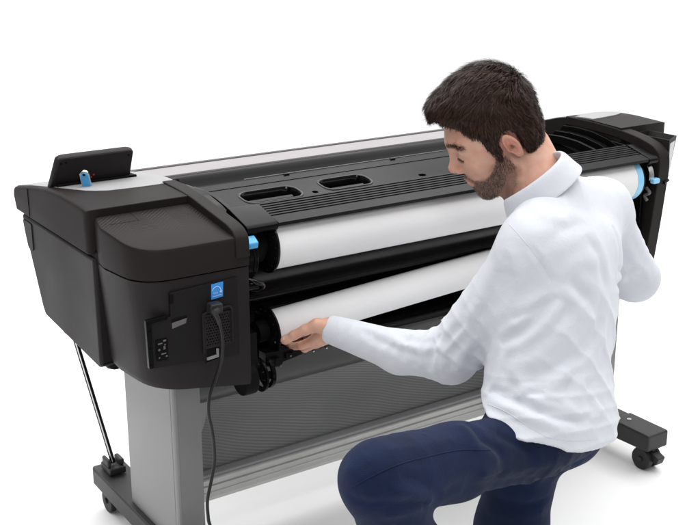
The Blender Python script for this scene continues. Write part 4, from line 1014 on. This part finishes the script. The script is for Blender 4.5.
# ---- jeans
def f_jeans(p):
    d = ell(p, tp(.035, 0, .01), AX, (.135, .098, .09))
    d = smin(d, sph(p, tp(.03, -.055, -.005), .078), .05); d = smin(d, sph(p, tp(.03, .055, -.005), .078), .05)
    m1 = J['hipL']*.5+J['kneeL']*.5
    d = smin(d, cap(p, J['hipL'], m1, .068, .0640), .05); d = smin(d, cap(p, m1, J['kneeL'], .0640, .0610), .03)
    kn = J['kneeL']; d = smin(d, cap(p, m1, kn*.75+m1*.25+np.array([0, 0, .004]), .064, .0655), .02); d = smin(d, ell(p, kn+np.array([-.004, 0, .0]), I3, (.060, .060, .061)), .02)
    calf = kn*.6+ankL*.4+np.array([.02, -.0, 0]); d = smin(d, smin(cap(p, kn, calf, .062, .064), cap(p, calf, ankL, .064, .05), .03), .022)
    hr = J['hipR']; d = smin(d, cap(p, hr, hr*.4+kneeR*.6, .072, .072), .04); d = smin(d, cap(p, hr*.4+kneeR*.6, kneeR, .072, .060), .03)
    d = smin(d, cap(p, kneeR, ankR, .062, .048), .03)
    return d
# ---- shirt
cuffN = (J['wrL']-J['faL']); cuffN /= np.linalg.norm(cuffN)
cuffP = at(328, 328.5, 2.41)
hemp = [at(480, 409, 2.20), at(550, 449, 2.12), at(610, 437, 2.26)]
hemN = np.cross(hemp[1]-hemp[0], hemp[2]-hemp[0]); hemN /= np.linalg.norm(hemN)
if hemN@S_ < 0: hemN = -hemN
hemC = (hemp[0]+hemp[1]+hemp[2])/3
neckAx = neckA-neckB; neckAx /= np.linalg.norm(neckAx)
cu = R@np.array([-.50, .82, .27]); cu /= np.linalg.norm(cu)
cf = N_*.6+H[0]*.4; cf = cf-cu*(cf@cu); cf /= np.linalg.norm(cf); cs = np.cross(cf, cu)
if cs@T_ > 0: cs = -cs       # towards his left
CC = at(538, 182.5, 2.243)
HEM = None
def f_shirt0(p):
    d = ell(p, tp(.315, 0, -.012), AX, (.152, .110, .165))
    d = smin(d, ell(p, tp(.15, 0, .005), AX, (.150, .112, .20)), .07)
    d = smin(d, ell(p, tp(.02, 0, .0), AX, (.148, .112, .14)), .07)
    d = smin(d, cap(p, tp(.365, -.06, -.030), J['shL'], .073, .057), .05)
    d = smin(d, cap(p, tp(.385, .06, -.030), J['shR'], .078, .059), .05)
    d = smin(d, cap(p, CC-cu*.026+T_*.02-N_*.01, J['shR'], .053, .053), .05)
    d = smin(d, cap(p, CC-cu*.046-T_*.02-N_*.014, J['shL'], .046, .048), .05)
    hipz = smax(f_jeans(p)-.010, ell(p, tp(.03, 0, .01), AX, (.185, .150, .155)), .02); d = smin(d, hipz, .03)
    if HEM: d = smax(d, -((p-HEM[0].astype(np.float32))@HEM[1].astype(np.float32))-.004*wob(p, 18, 44), .005)
    aL = cap(p, J['shL'], J['elL'], .060, .054); fa = cap(p, J['elL'], J['faL'], .054, .0435); fb = cap(p, J['faL'], cuffP+cuffN*.02, .0435, .0295)
    arm = smin(aL, smin(fa, fb, .02), .022); d = smin(d, arm, .028)
    aR = cap(p, J['shR'], J['elR'], .060, .053); fr = cap(p, J['elR'], J['wrR'], .052, .036); d = smin(d, smin(aR, fr, .02), .03)
    return d
def folds():
    # (pixel polyline, width m, height m) of the cloth folds that run over the shirt
    L_ = [([(556, 296), (540, 316), (520, 332), (500, 345)], .010, -.010), ([(560, 300), (543, 330), (520, 350)], .011, .006),
          ([(590, 300), (565, 330), (530, 360), (505, 372)], .012, .006), ([(603, 318), (575, 352), (540, 378), (505, 392)], .013, -.006), ([(606, 335), (580, 365), (545, 388)], .010, .006),
          ([(489, 392), (510, 399), (535, 412), (560, 420), (590, 421)], .010, -.008), ([(488, 398), (510, 408), (540, 420), (575, 428)], .010, .007), ([(592, 404), (600, 412), (590, 420)], .009, .007),
          ([(600, 350), (580, 385), (578, 410)], .012, .005), ([(545, 392), (520, 398)], .010, -.006), ([(600, 290), (598, 330), (590, 360)], .012, -.005), ([(590, 345), (572, 372), (566, 400)], .010, -.005),
          ([(520, 345), (515, 370), (525, 395)], .012, .0045), ([(504, 352), (497, 375), (490, 392)], .010, .005),
          ([(553, 282), (545, 268), (536, 255), (527, 244)], .006, -.004), ([(562, 286), (575, 300), (580, 320)], .011, .006), ([(568, 280), (590, 300), (596, 315)], .011, -.005), ([(550, 300), (530, 312), (512, 320)], .009, -.007),
          ([(470, 318), (452, 338), (446, 362)], .010, -.007), ([(462, 330), (445, 352), (442, 372)], .008, .006), ([(475, 335), (463, 355), (458, 372)], .009, .006), ([(440, 334), (432, 352), (430, 372)], .008, -.006),
          ([(425, 338), (420, 352), (422, 368)], .008, .005), ([(412, 334), (405, 348), (402, 362)], .008, -.0045), ([(395, 334), (388, 346), (384, 358)], .008, .004), ([(375, 326), (370, 338), (366, 350)], .008, -.0035), ([(352, 322), (350, 334), (345, 345)], .007, .003),
          ([(385, 332), (400, 344), (425, 350), (445, 346)], .008, .005), ([(360, 330), (380, 342), (400, 350)], .008, -.004), ([(480, 300), (468, 322), (455, 340)], .010, .005), ([(500, 270), (490, 300), (478, 320)], .012, -.0045), ([(520, 270), (512, 300), (495, 330)], .012, .0045),
          ([(540, 250), (560, 232), (585, 222)], .014, -.004), ([(556, 276), (580, 262), (605, 258)], .013, .0035), ([(585, 235), (600, 260), (606, 290)], .013, -.005), ([(612, 225), (620, 250), (618, 280)], .010, -.006),
          ([(625, 240), (635, 262), (650, 275)], .009, .004), ([(612, 285), (630, 282), (650, 286)], .008, -.006), ([(618, 272), (632, 268), (645, 262)], .007, -.005), ([(505, 245), (512, 255), (520, 275)], .012, .0035), ([(530, 200), (545, 215), (570, 222)], .012, .003)]
    out = []
    for pl, w_, h_ in L_:
        P3 = march(f_shirt0, np.array(pl, float)); out.append((P3, w_, h_))
    return out
FO = folds()
hemp = march(f_shirt0, np.array([(484, 412), (545, 446), (588, 452)], float)); hemN = np.cross(hemp[1]-hemp[0], hemp[2]-hemp[0]); hemN /= np.linalg.norm(hemN)
if hemN@S_ < 0: hemN = -hemN
HEM = (hemp.mean(0), hemN)
def f_shirt(p):
    d = f_shirt0(p); near = np.abs(d) < .05; q = p[near]; dd = np.zeros(len(q), np.float32)
    for P3, w_, h_ in FO:
        bb0 = P3.min(0)-.045; bb1 = P3.max(0)+.045; k = ((q > bb0) & (q < bb1)).all(1)
        if not k.any(): continue
        qq = q[k]; best = None; ln = np.zeros(len(P3)); ln[1:] = np.cumsum(np.linalg.norm(np.diff(P3, axis=0), axis=1)); tot = ln[-1]; u = None
        for i in range(len(P3)-1):
            a = P3[i].astype(np.float32); ab = (P3[i+1]-P3[i]).astype(np.float32); t = np.clip(((qq-a)@ab)/(ab@ab), 0, 1)
            r = np.linalg.norm(qq-a-t[:, None]*ab, axis=1); s_ = (ln[i]+t*(ln[i+1]-ln[i]))/tot
            if best is None: best, u = r, s_
            else: m_ = r < best; best = np.where(m_, r, best); u = np.where(m_, s_, u)
        prof = np.exp(-(best/w_)**1.5)-.35*np.exp(-((best-1.9*w_)/w_)**2); dd[k] -= h_*prof*np.sqrt(np.clip(np.sin(np.pi*np.clip(u, .0, 1)), 0, 1))
    dd += .0020*wob(q*np.array([1, 1, .6], np.float32), 34, 41)+.0006*wob(q, 95, 42)
    r_ = (q-J['hipC'].astype(np.float32)); a_ = r_@S_.astype(np.float32); l_ = r_@T_.astype(np.float32)
    ridge = lambda ph: (1-np.abs(np.sin(ph)))**1.6
    def ax_t(A, B):
        A = A.astype(np.float32); B = B.astype(np.float32); ab = B-A; L_ = np.linalg.norm(ab); t = np.clip(((q-A)@ab)/(L_*L_), 0, 1)
        return np.linalg.norm(q-A-t[:, None]*ab, axis=1), t*L_, L_
    dU, tU, LU = ax_t(J['shL'], J['elL']); dF, tF, LF = ax_t(J['elL'], cuffP); dV, tV, LV = ax_t(J['shR'], J['elR']); dG, tG, LG = ax_t(J['elR'], J['wrR'])
    armw = np.clip((.085-np.minimum(np.minimum(np.where(tU > .07, dU, 9), dF), np.minimum(np.where(tV > .07, dV, 9), dG)))/.02, 0, 1)
    m1_ = np.clip(.55+1.5*wob(q, 11, 61), 0, 1); m2_ = np.clip(.5+1.6*wob(q, 13, 62), 0, 1)
    dg = l_*.60+a_*.80
    tors = .0042*ridge(dg*np.pi/.050+1.5*wob(q, 13, 63))*m1_*np.clip((.36-a_)/.12, 0, 1)
    tors += .0040*ridge((a_*1.0-l_*.15)*np.pi/.036+1.7*wob(q, 15, 64))*m2_*np.clip((.17-a_)/.08, 0, 1)
    tors += .0018*ridge((l_*.9-a_*.35)*np.pi/.045+1.4*wob(q, 14, 65))*(1-m1_)*np.clip((a_-.20)/.08, 0, 1)
    e_ = np.exp(-((q-J['elL'].astype(np.float32))**2).sum(1)/.0075)+np.exp(-((q-J['elR'].astype(np.float32))**2).sum(1)/.0075)
    tt = np.where(np.minimum(dU, dV) < np.minimum(dF, dG), np.where(dU < dV, tU, tV), np.where(dF < dG, LU+tF, LV+tG))
    arms = (.0012+.0042*np.clip(e_, 0, 1))*ridge(tt*np.pi/.034+1.9*wob(q, 17, 66))*np.clip(.45+1.4*wob(q, 15, 67), .1, 1)*np.clip((LF-tF)/.03, 0, 1)
    dd -= tors*(1-armw)+arms*armw
    d = d.copy(); d[near] += dd
    d = smax(d, (p-cuffP.astype(np.float32))@cuffN.astype(np.float32), .0025)                             # cuff
    rc_ = np.linalg.norm(p-cuffP.astype(np.float32), axis=1)
    d = smax(d, -cap(p, cuffP-cuffN*.010, cuffP+cuffN*.03, .0215, .0225), .003)
    nk_ = cap(p, CC+cu*.058, CC+cu*.14, .062, .070); d = smax(d, -nk_, .006)
    return d
V5, F5 = sdf_mesh(f_shirt, (-.05, -.82, .38), (.92, .12, 1.03), .0033)
sh = np_mesh('shirt', V5, F5, M['shirt'], MAN)

# collar: stand + fall swept round the neck, open at the front
me_rows = []
for ph in np.linspace(-155, 155, 63):       # 0 = nape, +-155 near the throat
    a = math.radians(ph); back = -math.cos(a); sd2 = math.sin(a); fq = (abs(ph)/155.)
    ctr = CC+cu*(.012-.030*fq**2.0)+cf*(.006*fq)
    rad = lambda rx, ry: cf*back*rx+cs*sd2*ry
    drop = .040+.018*max(0, (fq-.6)/.4)**1.5
    row = [ctr+rad(.060, .060)-cu*.008, ctr+rad(.062, .0625)+cu*.012, ctr+rad(.0645, .065)+cu*.020, ctr+rad(.069, .0695)+cu*.0215, ctr+rad(.075, .0755)+cu*.016,
           ctr+rad(.081, .082)-cu*(drop*.35-.010), ctr+rad(.087, .088)-cu*(drop*.75-.012), ctr+rad(.090, .0915)-cu*(drop-.014)]
    me_rows.append(row)
bm = bmesh.new(); loft(bm, me_rows, cap=False, closed=False)
cl = obj('collar', bm, M['shirt'], sh, sharp=80)
s = cl.modifiers.new('solid', 'SOLIDIFY'); s.thickness = .0028; s.offset = -1
s = cl.modifiers.new('sub', 'SUBSURF'); s.levels = 2; s.render_levels = 2
# sleeve and yoke seams, hem stitching
def seam(uv, name, off=.0006, r=.0011, f=f_shirt):
    P3 = march(f, np.array(spline([(*q, 0) for q in uv], 8))[:, :2]); bm = bmesh.new(); tube(bm, [tuple(q+BACK*off) for q in P3], r, 6)
    return obj(name, bm, M['shirt'], sh, sharp=80)
seam([(509, 224), (520, 236), (530, 248), (541, 263), (549, 275), (553, 283)], 'sleeve_seam', .0001, .0008)

seam([(488, 404), (508, 413), (526, 425), (548, 437), (575, 441), (597, 439)], 'hem_stitch', .0000, .0007)
seam([(340, 317), (337, 325), (337, 334), (341, 343)], 'cuff_stitch', .0000, .0007)
# ---- jeans folds
FJ = [([(470, 424), (482, 440), (500, 452)], .008, -.007), ([(462, 428), (476, 448), (495, 460)], .009, .005), ([(480, 418), (500, 436), (530, 450)], .008, -.006), ([(560, 474), (530, 480), (500, 484), (470, 487)], .010, -.009), ([(545, 464), (515, 470), (485, 474)], .009, .006),
      ([(440, 495), (425, 484), (405, 478)], .008, -.006), ([(430, 500), (412, 494), (396, 492)], .007, .005), ([(424, 503), (408, 503), (392, 505)], .007, -.006), ([(420, 508), (405, 512), (390, 515)], .007, .005), ([(352, 498), (368, 503), (388, 502)], .008, -.004),
      ([(350, 470), (362, 480), (372, 495)], .012, .003), ([(500, 500), (520, 505), (545, 500)], .009, -.005), ([(492, 512), (515, 516), (540, 512)], .009, .004), ([(450, 490), (470, 480), (500, 474)], .010, -.005), ([(590, 456), (575, 464), (560, 470)], .008, -.004), ([(395, 450), (420, 447), (450, 440)], .012, .0025)]
FJ = [(march(f_jeans, np.array(a, float)), b, c) for a, b, c in FJ]
def f_jeans2(p):
    d = f_jeans(p); near = np.abs(d) < .04; q = p[near]; dd = np.zeros(len(q), np.float32)
    for P3, w_, h_ in FJ:
        k = ((q > P3.min(0)-.035) & (q < P3.max(0)+.035)).all(1)
        if not k.any(): continue
        qq = q[k]; best = np.full(len(qq), 1., np.float32)
        for i in range(len(P3)-1):
            a = P3[i].astype(np.float32); ab = (P3[i+1]-P3[i]).astype(np.float32); t = np.clip(((qq-a)@ab)/(ab@ab), 0, 1); best = np.minimum(best, np.linalg.norm(qq-a-t[:, None]*ab, axis=1))
        dd[k] -= 1.15*h_*np.exp(-(best/w_)**1.4)
    dd += .0014*wob(q, 42, 51)+.0005*wob(q, 120, 52)
    ax_ = (J['kneeL']-J['hipL']).astype(np.float32); ax_ /= np.linalg.norm(ax_); t_ = (q-J['hipL'].astype(np.float32))@ax_
    mk = np.exp(-((q-J['hipL'].astype(np.float32))**2).sum(1)/.012)+.8*np.exp(-((q-(J['kneeL']+np.array([.05, .03, -.05])).astype(np.float32))**2).sum(1)/.006)+.12
    dd -= .0042*np.clip(mk, 0, 1)*(1-np.abs(np.sin(t_*np.pi/.040+1.8*wob(q, 14, 53))))**1.6*np.clip(.5+1.3*wob(q, 12, 54), .1, 1); d = d.copy(); d[near] += dd
    return smax(d, .075-p[:, 2], .003) if False else d
V6, F6 = sdf_mesh(f_jeans2, (-.26, -1.0, .02), (.60, -.30, .62), .0045)
jn = np_mesh('jeans', V6, F6, M['jeans'], MAN)
def jseam(uv, name, r=.0012):
    P3 = march(f_jeans2, np.array(spline([(*q, 0) for q in uv], 8))[:, :2]); bm = bmesh.new(); tube(bm, [tuple(q+BACK*.0002) for q in P3], r, 6)
    return obj(name, bm, M['jeans'], jn, sharp=80)
jseam([(352, 487), (375, 475), (400, 464), (430, 456), (460, 450), (490, 450)], 'side_seam')
# shoes
def f_shoe(p, a, toe):
    heel = a+np.array([0, 0, -.055]); d = cap(p, heel-toe*.05, heel+toe*.10, .040, .036); d = smin(d, cap(p, heel+toe*.10, heel+toe*.17, .036, .030), .03); d = smin(d, cap(p, a, heel, .045, .04), .03)
    return smax(d, .004-p[:, 2], .006)
M['shoe'] = mat('dark_leather', (.02, .014, .01), .4)
toeL = np.array([-.85, .5, 0]); toeL /= np.linalg.norm(toeL)
Vs, Fs = sdf_mesh(lambda p: f_shoe(p, ankL, toeL), ankL-.26, ankL+.26, .006); np_mesh('shoe', Vs, Fs, M['shoe'], MAN)
toeR = np.array([-.1, -.9, -.1]); Vs, Fs = sdf_mesh(lambda p: f_shoe(p, ankR+np.array([0, 0, .02]), toeR/np.linalg.norm(toeR)), ankR-.26, ankR+.26, .006); np_mesh('shoe', Vs, Fs, M['shoe'], MAN)
